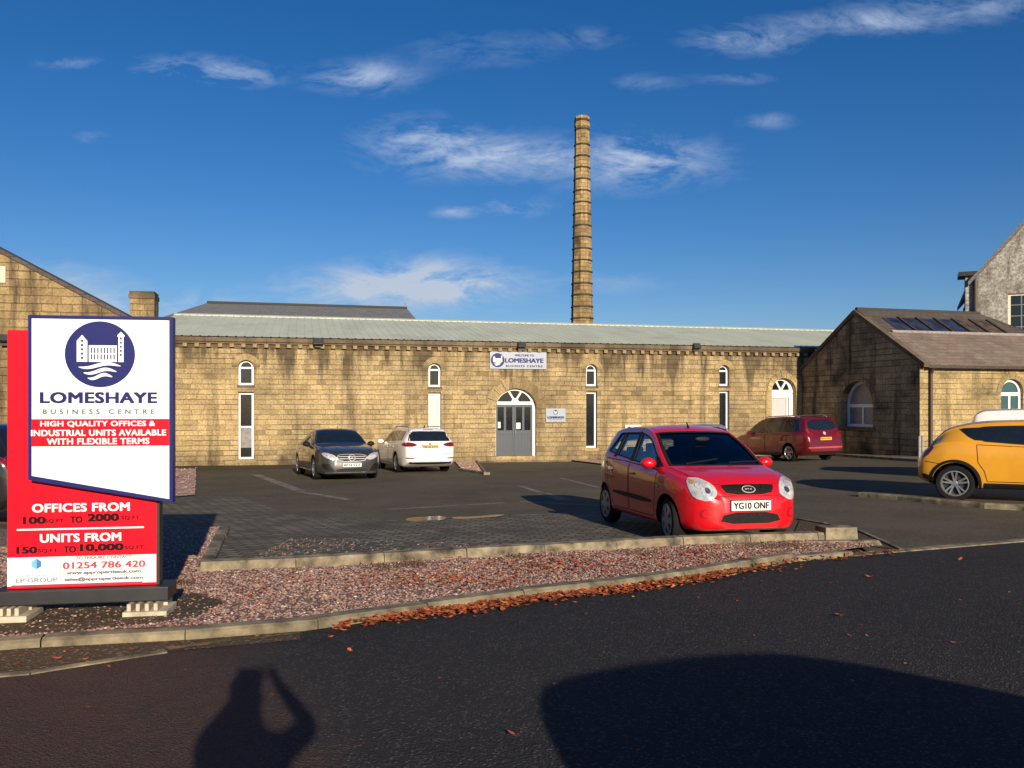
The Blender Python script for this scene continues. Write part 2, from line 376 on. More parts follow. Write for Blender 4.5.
def text(body, w, h, cx, cz, y, mat, parent, bold=0.0, name='lettering', rot=None, space=1.0, align_yz=False):
    """lettering fitted to a w x h box centred at (cx, cz) on the plane y, facing -y"""
    cu = bpy.data.curves.new('t', 'FONT'); cu.body = body; cu.offset = 0; cu.size = 1; cu.space_character = space; cu.resolution_u = 3
    cu.align_x = 'CENTER'
    ob = bpy.data.objects.new('t', cu); me = bpy.data.meshes.new_from_object(ob); bpy.data.objects.remove(ob)
    co = [v.co for v in me.vertices]; x0 = min(c.x for c in co); x1 = max(c.x for c in co); y0 = min(c.y for c in co); y1 = max(c.y for c in co)
    e = bold*h*1.6; base = [Vector((cx+((c.x-x0)/(x1-x0)-.5)*(w-2*e), y, cz+((c.y-y0)/(y1-y0)-.5)*(h-e))) for c in co]
    fs = [tuple(p.vertices) for p in me.polygons]; vv, ff = [], []
    sh = [(0, 0)] if bold <= 0 else [(a*e, b_*e*.5) for a in ((-1, 0, 1) if bold < .04 else (-1, -.33, .33, 1)) for b_ in (-1, 1)]
    for i, (ax_, az_) in enumerate(sh):
        k = len(vv); vv += [q+Vector((ax_, -.00012*i, az_)) for q in base]; ff += [tuple(j+k for j in f) for f in fs]
    if rot: vv = [rot @ q for q in vv]
    bpy.data.meshes.remove(me); me = bpy.data.meshes.new(name); me.from_pydata([tuple(q) for q in vv], [], ff)
    me.name = name; me.materials.clear(); me.materials.append(mat)
    o = bpy.data.objects.new(name, me); COL.objects.link(o); o.parent = parent
    return o
def prof(x0, x1, z0, z1, arch=0, n=14):
    """window outline; the top `arch` metres are a half ellipse"""
    if arch <= 0: return [(x0, z0), (x1, z0), (x1, z1), (x0, z1)]
    cx, a = (x0+x1)/2, (x1-x0)/2
    return [(x0, z0), (x1, z0)]+[(cx+a*math.cos(math.pi*i/n), z1-arch+arch*math.sin(math.pi*i/n)) for i in range(n+1)]

# ------------------------------------------------------------------ camera, world, sun
cam = bpy.data.cameras.new('camera'); co = bpy.data.objects.new('camera', cam); COL.objects.link(co); sc.camera = co
co.location = (0, 0, CH); co.rotation_euler = (R(90), 0, 0)
cam.sensor_width = 36; cam.lens = F/1024*36; cam.shift_y = (HY-384)/1024; cam.clip_start = .02; cam.clip_end = 6000
AZ, EL = 17.4, 17.1            # light travels 17.4 deg left of +Y, sun 16.6 deg high, behind the camera on its right
d = Vector((-math.sin(R(AZ))*math.cos(R(EL)), math.cos(R(AZ))*math.cos(R(EL)), -math.sin(R(EL))))
sl = bpy.data.lights.new('sun', 'SUN'); sl.energy = 5.0; sl.angle = R(.53); sl.color = (1, .86, .66)
so = bpy.data.objects.new('sun', sl); COL.objects.link(so); so.rotation_euler = d.to_track_quat('-Z', 'Y').to_euler(); so.location = (20, -60, 30)
w = bpy.data.worlds.new('World'); sc.world = w; w.use_nodes = True
t = NT(w.node_tree); bg = w.node_tree.nodes['Background']
sky = t.node('ShaderNodeTexSky'); sky.sky_type = 'NISHITA'; sky.sun_disc = False; sky.sun_elevation = R(EL)
sky.sun_rotation = math.atan2(-d.x, -d.y); sky.air_density = 1.0; sky.dust_density = .25; sky.ozone_density = 2.2; sky.altitude = 150
tcg = t.node('ShaderNodeTexCoord').outputs['Generated']
sp = t.node('ShaderNodeSeparateXYZ'); t.l.new(tcg, sp.inputs[0])
yy = t.math('MAXIMUM', sp.outputs[1], .05)
U = t.math('DIVIDE', sp.outputs[0], yy); V = t.math('DIVIDE', sp.outputs[2], yy)
CL = [(190, 70, 42, 12, .75), (245, 76, 32, 9, .65), (362, 77, 42, 13, .85), (70, 63, 28, 6, .5), (420, 145, 48, 20, 1.0), (505, 158, 60, 17, .9), (640, 162, 62, 22, 1.1),
      (515, 207, 26, 9, .8), (455, 212, 20, 5, .6), (428, 284, 62, 20, 1.5), (350, 288, 75, 16, .8), (750, 40, 48, 12, .75), (870, 22, 75, 10, .7), (975, 4, 80, 12, .6),
      (768, 121, 22, 7, .4), (645, 82, 30, 8, .3), (480, 50, 60, 16, .26), (585, 38, 38, 10, .3), (40, 280, 60, 16, .7), (140, 303, 80, 12, .7), (90, 137, 18, 5, .35), (735, 78, 30, 6, .4), (560, 283, 90, 10, .35)]
tot = None
for px, py, a, b_, amp in CL:
    du = t.math('MULTIPLY', t.math('SUBTRACT', U, (px-CX)/F), F/a); dv = t.math('MULTIPLY', t.math('SUBTRACT', V, (HY-py)/F), F/b_)
    e = t.math('MULTIPLY', t.math('EXPONENT', t.math('MULTIPLY', t.math('ADD', t.math('MULTIPLY', du, du), t.math('MULTIPLY', dv, dv)), -.8)), amp)
    tot = e if tot is None else t.math('ADD', tot, e)
cv = t.node('ShaderNodeCombineXYZ'); t.l.new(U, cv.inputs[0]); t.l.new(V, cv.inputs[1])
wn = t.noise(t.mapping(cv.outputs[0], (1, 2.6, 1)), 9, 8, .66, .8)
wn2 = t.noise(t.mapping(cv.outputs[0], (1, 2.2, 1), (4, 2, 0)), 26, 6, .7, .4)
nn = t.math('ADD', t.math('MULTIPLY', wn, .7), t.math('MULTIPLY', wn2, .3))
mk = t.math('MULTIPLY', tot, t.math('MULTIPLY', t.math('SUBTRACT', nn, .39), 4.6, clamp=True), clamp=True)
mk = t.math('MULTIPLY', t.ramp(mk, [(.04, 0), (.9, .75)]), t.math('GREATER_THAN', sp.outputs[1], .06))
low = t.math('MULTIPLY', t.math('SUBTRACT', V, .12), 4, clamp=True)
ccol = t.mix(low, (8.0, 8.4, 9.2, 1), (7.2, 8.6, 11.0, 1))
hsv = t.node('ShaderNodeHueSaturation'); hsv.inputs['Saturation'].default_value = 1.24; t.l.new(t.mix(1.0, sky.outputs[0], (.85, .94, 1.2, 1), 'MULTIPLY'), hsv.inputs['Color'])
t.l.new(t.mix(mk, hsv.outputs[0], ccol), bg.inputs['Color']); bg.inputs['Strength'].default_value = .058
sc.view_settings.view_transform = 'Standard'; sc.view_settings.look = 'None'; sc.view_settings.exposure = .38; sc.view_settings.gamma = 1
sc.cycles.max_bounces = 6; sc.cycles.transparent_max_bounces = 12

# ------------------------------------------------------------------ ground sheets
def graded(a, b, lo, hi, step):
    xs = list(np.arange(lo, hi+1e-6, step)); s = step; x = hi
    while x < b: s *= 1.6; x += s; xs.append(min(x, b))
    s = step; x = lo; pre = []
    while x > a: s *= 1.6; x -= s; pre.append(max(x, a))
    return pre[::-1]+xs
xs = graded(-1500, 1500, -40, 45, .5); ys = graded(-600, 3000, -12, 60, .5)
me = bpy.data.meshes.new('ground')
V_ = [(x, y, gz(x, y)-.015) for y in ys for x in xs]; nx = len(xs)
me.from_pydata(V_, [], [(j*nx+i, j*nx+i+1, (j+1)*nx+i+1, (j+1)*nx+i) for j in range(len(ys)-1) for i in range(nx-1)])
me.materials.append(M_GROUND); o = bpy.data.objects.new('ground', me); COL.objects.link(o); tag(o, kind='structure')
def sheet(name, poly, mat, dz, step=.5, kind='structure', label=None, cat=None, hfun=None, group=None):
    poly = [tuple(p) for p in poly]
    out = []
    for i, p in enumerate(poly):
        q = poly[(i+1) % len(poly)]; L = math.dist(p, q); k = max(1, int(L/step))
        out += [(p[0]+(q[0]-p[0])*j/k, p[1]+(q[1]-p[1])*j/k) for j in range(k)]
    x0, x1 = min(p[0] for p in out), max(p[0] for p in out); y0, y1 = min(p[1] for p in out), max(p[1] for p in out)
    pts = [Vector(p) for p in out]; n = len(pts)
    gx = math.ceil(x0/step)*step
    while gx < x1:
        gy = math.ceil(y0/step)*step
        while gy < y1: pts.append(Vector((gx, gy))); gy += step
        gx += step
    vs, es, fs, *_ = geometry.delaunay_2d_cdt(pts, [(i, (i+1) % n) for i in range(n)], [list(range(n))], 1, 1e-4)
    me = bpy.data.meshes.new(name)
    h = hfun or (lambda x, y: 0)
    me.from_pydata([(v.x, v.y, gz(v.x, v.y)+dz+h(v.x, v.y)) for v in vs], [], [list(f) for f in fs]); me.materials.append(mat)
    for p in me.polygons:
        if p.normal.z < 0: p.flip()
    o = bpy.data.objects.new(name, me); COL.objects.link(o); tag(o, label, cat, group, kind); return o
def offs(line, dd):
    """offset a polyline to its left by dd"""
    out = []
    for i, p in enumerate(line):
        a = Vector(line[max(i-1, 0)]); b_ = Vector(line[min(i+1, len(line)-1)]); q = (b_-a).normalized()
        out.append((p[0]-q.y*dd, p[1]+q.x*dd))
    return out
def resample(line, step):
    out = [tuple(line[0])]; carry = 0
    for a, b_ in zip(line[:-1], line[1:]):
        L = math.dist(a, b_); k = step-carry
        while k <= L: out.append((a[0]+(b_[0]-a[0])*k/L, a[1]+(b_[1]-a[1])*k/L)); k += step
        carry = (carry+L) % step
    return out+[tuple(line[-1])]
def kerb(name, line, width, height, mat, step=.9, gap=.008, wob=.004):
    """a run of kerb stones whose front foot follows line"""
    pts = resample(line, step); m = MB(); rnd = random.Random(3)
    for a, b_ in zip(pts[:-1], pts[1:]):
        L = math.dist(a, b_)
        if L < .1: continue
        u = Vector((b_[0]-a[0], b_[1]-a[1])).normalized(); nv = Vector((-u.y, u.x)); h = height(a) if callable(height) else height
        a2 = Vector(a)+u*gap/2; b2 = Vector(b_)-u*gap/2; j = rnd.uniform(-wob, wob); jj = rnd.uniform(-wob, wob)*.6
        P = []
        for p, q in ((a2, 1), (b2, 1)):
            z = gz(p.x, p.y)
            for k, zz in ((0, -.1), (0, h*.72), (.025, h), (width, h), (width, -.1)):
                r_ = p+nv*(k+j); P.append((r_.x, r_.y, z+zz+jj))
        m._put(P, [(0, 1, 6, 5), (1, 2, 7, 6), (2, 3, 8, 7), (3, 4, 9, 8), (0, 4, 3, 2, 1), (5, 6, 7, 8, 9)])
    o = m.build(name, mat, uv=False); tag(o, kind='structure'); return o
KP = [(-150, 662), (0, 650), (190, 640), (304, 631), (402, 617), (492, 605), (560, 596), (620, 590), (696, 579), (760, 567), (800, 561), (890, 553), (1024, 542), (1100, 535)]
KL = [G(*p) for p in KP]; KL = [(-14, 1.2)]+[(-8, 3.55)]+KL[1:]+[(16, 13.6), (30, 19)]
FP = [(200, 578), (310, 573), (425, 565), (520, 560), (620, 554), (700, 549), (780, 546), (856, 544.5)]
FL = [G(*p) for p in FP]
sheet('road', [(-60, -30), (60, -30), (60, 31), (30, 19.02)]+[(p[0], p[1]) for p in KL[::-1][1:]]+[(-60, -17)], M_ROAD, .000, 1.0)
LK = [G(228, 531), G(200, 578)]
# car park asphalt, running back to the walls
CPK = [LK[1]]+FL[1:]+[G(868, 552), G(895, 551.5), G(1024, 541), G(1100, 534), (16, 14), (30, 19.4), (30, 36.5), (15.2, 31.8), (13.6, 38.6), G(790, 455), G(600, 459), G(510, 460), G(300, 469), G(150, 472), (-30, 24), (-30, 11.5), G(-400, 545), G(100, 530), LK[0]]
sheet('car_park', CPK, M_CARPARK, .004, .6)
# block paving at the front of the car park, and the lane running left
BP = [LK[1]]+FL[1:7]+[G(790, 545), G(760, 530), G(640, 512), G(560, 514), G(470, 519), G(400, 521), G(300, 517), G(240, 497), G(200, 497), G(120, 500), (-12, 13.6), (-12, 11.5), G(100, 530), LK[0]]
sheet('block_paving', BP, M_PAVERS, .009, .5)
# pink gravel beds
bedh = lambda x, y: .03+.012*math.sin(x*3.1)*math.cos(y*2.7)
kb = offs(KL, .14)
BEDA = [(p[0], p[1]) for p in kb[0:12]]+[G(876, 551), G(858, 546)]+[(p[0], p[1]) for p in FL[::-1]]+[(LK[1][0]-.05, LK[1][1]), (LK[0][0]-.05, LK[0][1]), G(100, 530), G(-400, 545), (-30, 11.4), (-30, 3)]
sheet('gravel_bed', BEDA, M_GRAVEL, .028, .3, 'stuff', 'pink gravel bed between the road kerb and the car park', 'gravel', bedh)
sheet('wall_gravel_bed', [G(195, 496), G(150, 500), G(60, 500), G(60, 474), G(196, 469.5)], M_GRAVEL2, .03, .5, 'stuff', 'pink gravel strip behind the big sign, beside the mill wall', 'gravel')
sheet('wall_gravel_bed', [G(486, 474.5), G(462, 471), G(455, 462.5), G(476, 462)], M_GRAVEL2, .05, .5, 'stuff', 'small pink gravel wedge between the white estate and the grey door', 'gravel')
sheet('wall_gravel_bed', [G(560, 460), G(600, 465), G(680, 466), G(745, 462), G(748, 456.5), G(600, 457.6), G(570, 458)], M_GRAVEL2, .06, .5, 'stuff', 'pink gravel bed along the wall right of the grey door', 'gravel')
# dirt under and in front of the big sign, and the gutter strip
sheet('dirt_patch', [G(-120, 648), G(60, 640), G(150, 634), G(200, 624), G(225, 608), G(190, 598), G(160, 604), G(100, 606), G(0, 610), G(-120, 612)], M_DIRT, .033, .2, 'stuff', 'dark soil patch at the feet of the big sign', 'soil', bedh)
sheet('gutter_strip', [(KL[1][0], KL[1][1]-.2), G(0, 676), G(168, 652), G(300, 640), G(300, 632.5), (KL[4][0], KL[4][1]-.02), (KL[3][0], KL[3][1]-.01), (KL[2][0], KL[2][1]-.01), (KL[1][0], KL[1][1]-.01)], M_DIRT, .005, .2)
kerb('gutter_edging', [G(-150, 690), G(0, 679), G(90, 667), G(168, 653)], .05, .012, M_KERB2)
hk = lambda a: (.062 if a[0] < -2 else .062+min(1, (a[0]+2)/2)*.025) if a[0] < 2.6 else max(.012, .087-(a[0]-2.6)*.07)
kerb('road_kerb', KL, .14, hk, M_KERB2)
kerb('car_park_kerb', resample(FL, .9)[:-1]+[FL[-1]], .17, .15, M_KERB)
kerb('side_kerb', [LK[0], (LK[1][0]-.02, LK[1][1]+.20)][::-1] and [(LK[1][0]+.02, LK[1][1]+.22), (LK[0][0]+.02, LK[0][1])], .13, .075, M_KERB2)
kerb('wedge_kerb', [G(487, 475), G(478, 462.5)], .1, .1, M_KERB2)
kerb('wedge_kerb', [G(458, 470.5), G(487, 475)], .1, .08, M_KERB)
ISL = [G(858, 497), G(905, 501), G(960, 507), G(1024, 512), (16, 14.2)]
kerb('island_kerb', ISL, .16, .10, M_KERB2)
sheet('island_top', offs(ISL, .16)+[(p[0], p[1]) for p in offs(ISL, .42)][::-1], M_DIRT, .085, .3)
kerb('entrance_edging', [G(905, 551), G(858, 530), G(800, 520)], .07, .03, M_KERB2)
sheet('entrance_soil', [G(862, 546), G(900, 551), G(858, 531.5), G(800, 521), G(795, 532), G(850, 540)], M_DIRT, .014, .2)
PV = [G(918, 462), G(880, 459.5), G(835, 456)]
kerb('pavement_kerb', [PV[2], PV[1], PV[0]], .12, .1, M_KERB)
sheet('pavement', [PV[2], PV[1], PV[0], (15.5, 31.6), (13.7, 38.4)], M_KERB2, .09, .5)
# end block of the front kerb: a tall rough concrete lump with a mortar skirt
e0 = Vector(FL[-1]); u = (Vector(FL[-1])-Vector(FL[-2])).normalized(); nv = Vector((-u.y, u.x)); m = MB()
def blk(s0, s1, w0, w1, z0, z1, tw=0):
    P = []
    for z, k in ((z0, 0), (z1, tw)):
        for s_, w_ in ((s0+k, w0+k), (s1-k, w0+k), (s1-k, w1-k), (s0+k, w1-k)):
            q = e0+u*s_+nv*w_; P.append((q.x, q.y, gz(q.x, q.y)+z))
    m._put(P, [(0, 1, 2, 3), (4, 7, 6, 5), (0, 4, 5, 1), (1, 5, 6, 2), (2, 6, 7, 3), (3, 7, 4, 0)])
blk(-.42, .02, -.03, .27, -.05, .215, .015); blk(-.95, .24, -.24, -.02, -.03, .075, .05)
tag(m.build('kerb_end_block', M_KERB, uv=False), 'rough concrete block ending the kerb in front of the red hatchback', 'kerb block')
# painted marks
def strip_line(name, p, q, wd, mat, dz, **k):
    a, b_ = Vector(G(*p)), Vector(G(*q)); u = (b_-a).normalized(); nv = Vector((-u.y, u.x))*wd/2
    sheet(name, [a-nv, b_-nv, b_+nv, a+nv], mat, dz, .5, **k)
for p, q, wd in (((255, 474.5), (300, 491), .26), ((300, 492), (350, 500), .2), ((385, 510), (505, 503), .16), ((520, 502), (600, 506), .12), ((540, 493), (564, 500), .3), ((520, 486), (550, 496), .16), ((240, 501), (256, 503), .15), ((600, 488), (560, 478), .12)):
    strip_line('parking_line', p, q, wd, M_LINE, .008)
M_WATER, t, b = newmat('puddle_water')
tc = t.node('ShaderNodeTexCoord').outputs['Object']
t.l.new(t.mix(t.noise(tc, 2, 3), (.018, .016, .012, 1), (.03, .027, .02, 1)), b.inputs['Base Color']); b.inputs['Roughness'].default_value = .10; b.inputs['IOR'].default_value = 1.33
bn = t.node('ShaderNodeBump'); bn.inputs['Strength'].default_value = .03; bn.inputs['Distance'].default_value = .01; t.l.new(t.noise(tc, 3, 3), bn.inputs['Height']); t.l.new(bn.outputs[0], b.inputs['Normal'])
def puddle(pts):
    P = chaikin_([G(*p) for p in pts]); z = max(gz(*p) for p in P)+.014; m = MB(); m._put([(x, y, z) for x, y in P], [tuple(range(len(P)))]); m._put([(x, y, z-.03) for x, y in P]+[(x, y, z-.0001) for x, y in P], [(i, (i+1) % len(P), len(P)+(i+1) % len(P), len(P)+i) for i in range(len(P))])
    tag(m.build('puddle', M_WATER, None, uv=False), kind='structure')
def chaikin_(P):
    for _ in range(2): P = [q for i in range(len(P)) for q in (((P[i][0]*.75+P[(i+1) % len(P)][0]*.25), (P[i][1]*.75+P[(i+1) % len(P)][1]*.25)), ((P[i][0]*.25+P[(i+1) % len(P)][0]*.75), (P[i][1]*.25+P[(i+1) % len(P)][1]*.75)))]
    return P
puddle([(404, 521.2), (410, 519), (425, 518.6), (440, 517.6), (447, 519), (444, 521.4), (430, 521.2), (418, 522.8), (409, 522)])
puddle([(449, 519.2), (458, 517.8), (475, 518), (490, 516.4), (508, 516.2), (497, 517.9), (480, 518.9), (462, 520)])
strip_line('parking_line', (446, 518.5), (560, 514.5), .11, M_LINE, .0145)
strip_line('yellow_line', (168, 650), (232, 641.5), .07, M_YEL, .011)
strip_line('yellow_line', (250, 640), (300, 634), .05, M_YEL, .011)

# pebbles and leaves (stuff)
def inside(poly, x, y):
    c = False; n = len(poly)
    for i in range(n):
        a, b_ = poly[i], poly[i-1]
        if (a[1] > y) != (b_[1] > y) and x < (b_[0]-a[0])*(y-a[1])/(b_[1]-a[1])+a[0]: c = not c
    return c
def soup(name, items, mat, label, cat):
    v, f = [], []
    for vs, fs in items:
        k = len(v); v += vs; f += [tuple(i+k for i in q) for q in fs]
    me = bpy.data.meshes.new(name); me.from_pydata(v, [], f); me.materials.append(mat)
    o = bpy.data.objects.new(name, me); COL.objects.link(o); return tag(o, label, cat, None, 'stuff')
def pebble(x, y, z, r):
    a = random.random()*6.28; v = []
    sx, sy, sz = r*random.uniform(.7, 1.3), r*random.uniform(.6, 1), r*random.uniform(.5, .85)
    for (px, py, pz) in ((1, 0, 0), (.2, .9, .1), (-.9, .4, 0), (-.5, -.9, .1), (.6, -.7, 0), (.3, .2, .9), (-.5, 0, .8)):
        px += random.uniform(-.2, .2); py += random.uniform(-.2, .2)
        v.append((x+px*sx*math.cos(a)-py*sy*math.sin(a), y+px*sx*math.sin(a)+py*sy*math.cos(a), z+pz*sz))
    return v, [(0, 1, 5), (1, 2, 6), (1, 6, 5), (2, 3, 6), (3, 4, 5), (3, 5, 6), (4, 0, 5)]
items = []
hole = [G(*p) for p in ((-120, 648), (60, 640), (150, 634), (200, 624), (225, 608), (190, 598), (160, 604), (100, 606), (0, 610), (-120, 612))]
for i in range(200000):
    if len(items) > 30000: break
    x, y = random.uniform(-6, 5), random.uniform(4.8, 12)
    if abs(x) > .66*y+.3 or not inside(BEDA, x, y): continue
    if inside(hole, x, y) and random.random() < .84: continue
    items.append(pebble(x, y, gz(x, y)+.028+bedh(x, y)+.003, random.uniform(.008, .0165)))
far_beds = []
for poly in ([G(195, 496), G(150, 500), G(60, 500), G(60, 474), G(196, 469.5)], [G(486, 474.5), G(462, 471), G(455, 462.5), G(476, 462)], [G(560, 460), G(600, 465), G(680, 466), G(745, 462), G(748, 456.5), G(600, 457.6), G(570, 458)]):
    bx = [p[0] for p in poly]; by = [p[1] for p in poly]; n_ = 0
    for i in range(30000):
        if n_ > 1600: break
        x, y = random.uniform(min(bx), max(bx)), random.uniform(min(by), max(by))
        if inside(poly, x, y): far_beds.append(pebble(x, y, gz(x, y)+.055, random.uniform(.02, .04))); n_ += 1
soup('far_gravel', far_beds, M_PEBBLE, 'loose pink stones on the beds along the mill wall', 'gravel')
soup('gravel', items, M_PEBBLE, 'loose pink stones lying over the gravel bed', 'gravel')
items = []
for i in range(1100):
    k = random.random()*.999; X0, Y0 = LK[1]
    x = X0+random.random()**1.5*4.2+.15; y = Y0+.32+(x-X0)*.33+random.random()**1.1*2.6*max(.25, 1-(x-X0)/4.5)
    items.append(pebble(x, y, gz(x, y)+.012, random.uniform(.006, .013)))
soup('spilled_gravel', items, M_PEBBLE, 'gravel stones spilled over the block paving', 'gravel')
def leaf(x, y, z, r, curl=.4):
    a = random.random()*6.28; tl = random.uniform(-.5, .5); tb = random.uniform(-.4, .4); v = []
    for px, py in ((1.1, 0), (.45, .55), (0, .35), (-.5, .6), (-.9, 0), (-.45, -.55), (.05, -.35), (.5, -.55)):
        px *= random.uniform(.8, 1.2); py *= random.uniform(.8, 1.2)
        h = curl*(px*px+py*py)*.4+px*tl*.5+py*tb*.5
        v.append((x+r*(px*math.cos(a)-py*math.sin(a)), y+r*(px*math.sin(a)+py*math.cos(a)), z+r*(h+.25)))
    v.append((x, y, z+r*.1)); return v, [(i, (i+1) % 8, 8) for i in range(8)]
items = []
kl = resample(KL[3:13], .02)
for p in kl:
    px = CX+F*p[0]/p[1]
    dens = 0 if px < 330 else min(1, (px-330)/60)*(1 if px < 700 else max(.12, 1-(px-700)/90))
    for q in range(13):
        if random.random() < dens*(.72+.28*math.sin(p[0]*5.3+p[1])*math.sin(p[0]*1.9)):
            items.append(leaf(p[0]+random.uniform(-.03, .05), p[1]-abs(random.gauss(0, .10))-.005, gz(*p)+random.uniform(.003, .045), random.uniform(.016, .036)))
for (px, py, sx, n) in ((430, 587, 60, 220), (560, 572, 80, 420), (700, 558, 50, 220), (600, 565, 80, 60), (860, 545, 20, 10), (430, 590, 60, 40), (700, 560, 60, 40), (190, 568, 12, 14), (270, 598, 25, 12), (560, 578, 70, 60), (250, 633, 60, 12), (40, 657, 60, 14), (215, 606, 30, 10)):
    for i in range(n):
        x, y = G(px+random.gauss(0, sx), py+random.gauss(0, 5)); items.append(leaf(x, y, gz(x, y)+(.068 if inside(BEDA, x, y) else .004), random.uniform(.015, .032)))
for i in range(150):
    x, y = random.uniform(-4, 8), random.uniform(3, 10)
    if y < np.interp(x, [p[0] for p in KL], [p[1] for p in KL])-.1: items.append(leaf(x, y, gz(x, y)+.002, random.uniform(.008, .018)))
for px, py, r in ((515, 737, .035), (675, 581, .05), (960, 561, .04), (840, 617, .045), (983, 625, .02), (870, 578, .04), (350, 652, .03), (585, 615, .03)):
    x, y = G(px, py); items.append(leaf(x, y, gz(x, y)+.003, r, .8))
soup('fallen_leaves', items, M_LEAF, 'orange brown autumn leaves drifted along the road kerb', 'leaves')
# moss and dead weeds against the front kerb
items = []
for (px, py, sx, n) in ((415, 571, 10, 130), (385, 573, 12, 60), (520, 563, 12, 80), (780, 551, 22, 240), (750, 553, 10, 60), (180, 590, 10, 60), (640, 559, 10, 50), (178, 480, 3, 60)):
    for i in range(n):
        x, y = G(px+random.gauss(0, sx), py+random.gauss(0, 1.6)); z = gz(x, y)+.06; h = random.uniform(.015, .055); a = random.random()*6.28; q = random.uniform(.01, .05)
        items.append(([(x-.006, y, z), (x+.006, y, z), (x+q*math.cos(a), y+q*math.sin(a), z+h)], [(0, 1, 2)]))
soup('weeds', items, plain('dead_weeds', (.09, .06, .03, 1), .9, var=.4), 'dry moss and dead weeds against the car park kerb', 'weeds')

# ------------------------------------------------------------------ main mill building
WO, WA = (-12.8, 32.0), math.atan2(.2455, .969)
mill = empty('mill_building', (WO[0], WO[1], 0), WA, 'long single storey sandstone mill with pale green metal roof and grey arched door', 'building')
S = lambda px, py: hit(px, py, WO, WA)
def arched(px0, px1, pyt, pyb, archf=1.0):
    s0, z1 = S(px0, pyt); s1, _ = S(px1, pyt); _, z0 = S((px0+px1)/2, pyb)
    return s0, s1, z0, z1, (s1-s0)/2*archf
cut = []
def cutter(poly, a=-.5, b_=1.2, mi=0):
    return MB().prism(poly, a, b_).build('cut', [M_TRIM], None, uv=False)
def place_cut(c, parent_obj): c.matrix_world = parent_obj.matrix_world.copy()
m = MB().box(-1.25, 27.6, 0, .55, -1.3, 4.03)
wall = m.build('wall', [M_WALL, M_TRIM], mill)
openings = []
wins = []
for px0, px1, t0, t1, b0, b1, kind in ((238.3, 253.6, 359.8, 385, 392, 459.4, 0), (428.6, 441, 363, 386.8, 392.5, 458, 1), (586.2, 597.2, 364, 386, 391.4, 448, 2), (719.5, 729.3, 365, 385.7, 390.8, 436, 2)):
    s0, s1, z0, z1, ar = arched(px0, px1, t0, t1); _, zb1 = S((px0+px1)/2, b0); _, zb0 = S((px0+px1)/2, b1)
    openings += [prof(s0, s1, z0, z1, ar), prof(s0, s1, zb0, zb1)]
    wins.append((s0, s1, z0, z1, ar, zb0, zb1, kind))
ds0, dz1 = S(495.8, 388.5); ds1, _ = S(536.2, 388.5); _, dz0 = S(516, 458.8); DAR = (ds1-ds0)/2*.98
openings.append(prof(ds0, ds1, dz0, dz1, DAR, 24))
as0, as1, az0, az1, aar = arched(771.5, 795.5, 378, 421); openings.append(prof(as0, as1, az0, az1, aar*.98, 20))
bpy.context.view_layer.update()
cs = []
for p in openings:
    c = cutter(p); c.parent = mill; cs.append(c)
boolean(wall, cs); box_uv(wall.data)
_ = MB()
for p in (0,):
    _.box(-1.45, 27.75, -.17, .3, 4.035, 4.20, bev=0); _.box(-1.40, 27.70, -.10, .3, 3.955, 4.033)
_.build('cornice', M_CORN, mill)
cb = MB().box(-.08, .08, -.14, -.0125, 3.82, 3.953).build('corbel', M_TRIM, mill)
k = -1.1; first = True
while k < 27.5:
    o = cb if first else cb.copy()
    if not first: COL.objects.link(o)
    o.location = (k, 0, 0); o.parent = mill; first = False; k += .43
# string of blocking stones behind the cornice + inner dark floor/back so openings are not see-through
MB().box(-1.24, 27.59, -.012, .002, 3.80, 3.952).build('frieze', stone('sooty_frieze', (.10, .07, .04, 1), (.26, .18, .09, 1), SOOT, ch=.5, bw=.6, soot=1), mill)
MB().box(-1.2, 27.5, .56, 15.6, -1.25, 4.0).build('interior', plain('dark_interior', (.02, .02, .02, 1), .9), mill)
# roof: trapezoidal metal sheet profile along x
def metal_roof(name, x0, x1, yb0, zb0, yb1, zb1, parent, pitch=.33):
    m = MB(); x = x0; prof_ = []
    while x < x1: prof_ += [(x, 0), (x+.03, .02), (x+.06, .02), (x+.09, 0)]; x += pitch
    v0 = [m.b.verts.new((px, yb0, zb0+pz)) for px, pz in prof_]; v1 = [m.b.verts.new((px, yb1, zb1+pz)) for px, pz in prof_]
    for i in range(len(prof_)-1): m.b.faces.new([v0[i], v0[i+1], v1[i+1], v1[i]])
    return m.build(name, M_METALROOF, parent, norm=False, uv=False)
metal_roof('roof', -1.3, 36, .05, 4.25, 8.0, 5.86, mill); metal_roof('roof', -1.3, 36, 15.9, 4.25, 8.0, 5.86, mill)
m = MB().prism([(7.75, 5.84), (8.0, 5.93), (8.25, 5.84), (8.25, 5.80), (7.75, 5.80)], -1.3, 36, 'yz'); m.build('ridge_cap', M_METALROOF, mill)
MB().prism([(.1, 3.9), (.1, 4.23), (8, 5.82), (15.8, 4.23), (15.8, 3.9)], -1.28, -1.0, 'yz').build('gable_end', M_WALL, mill)
MB().box(-1.28, -1.0, .56, 15.8, -1.3, 3.9).build('end_wall', M_WALL, mill)
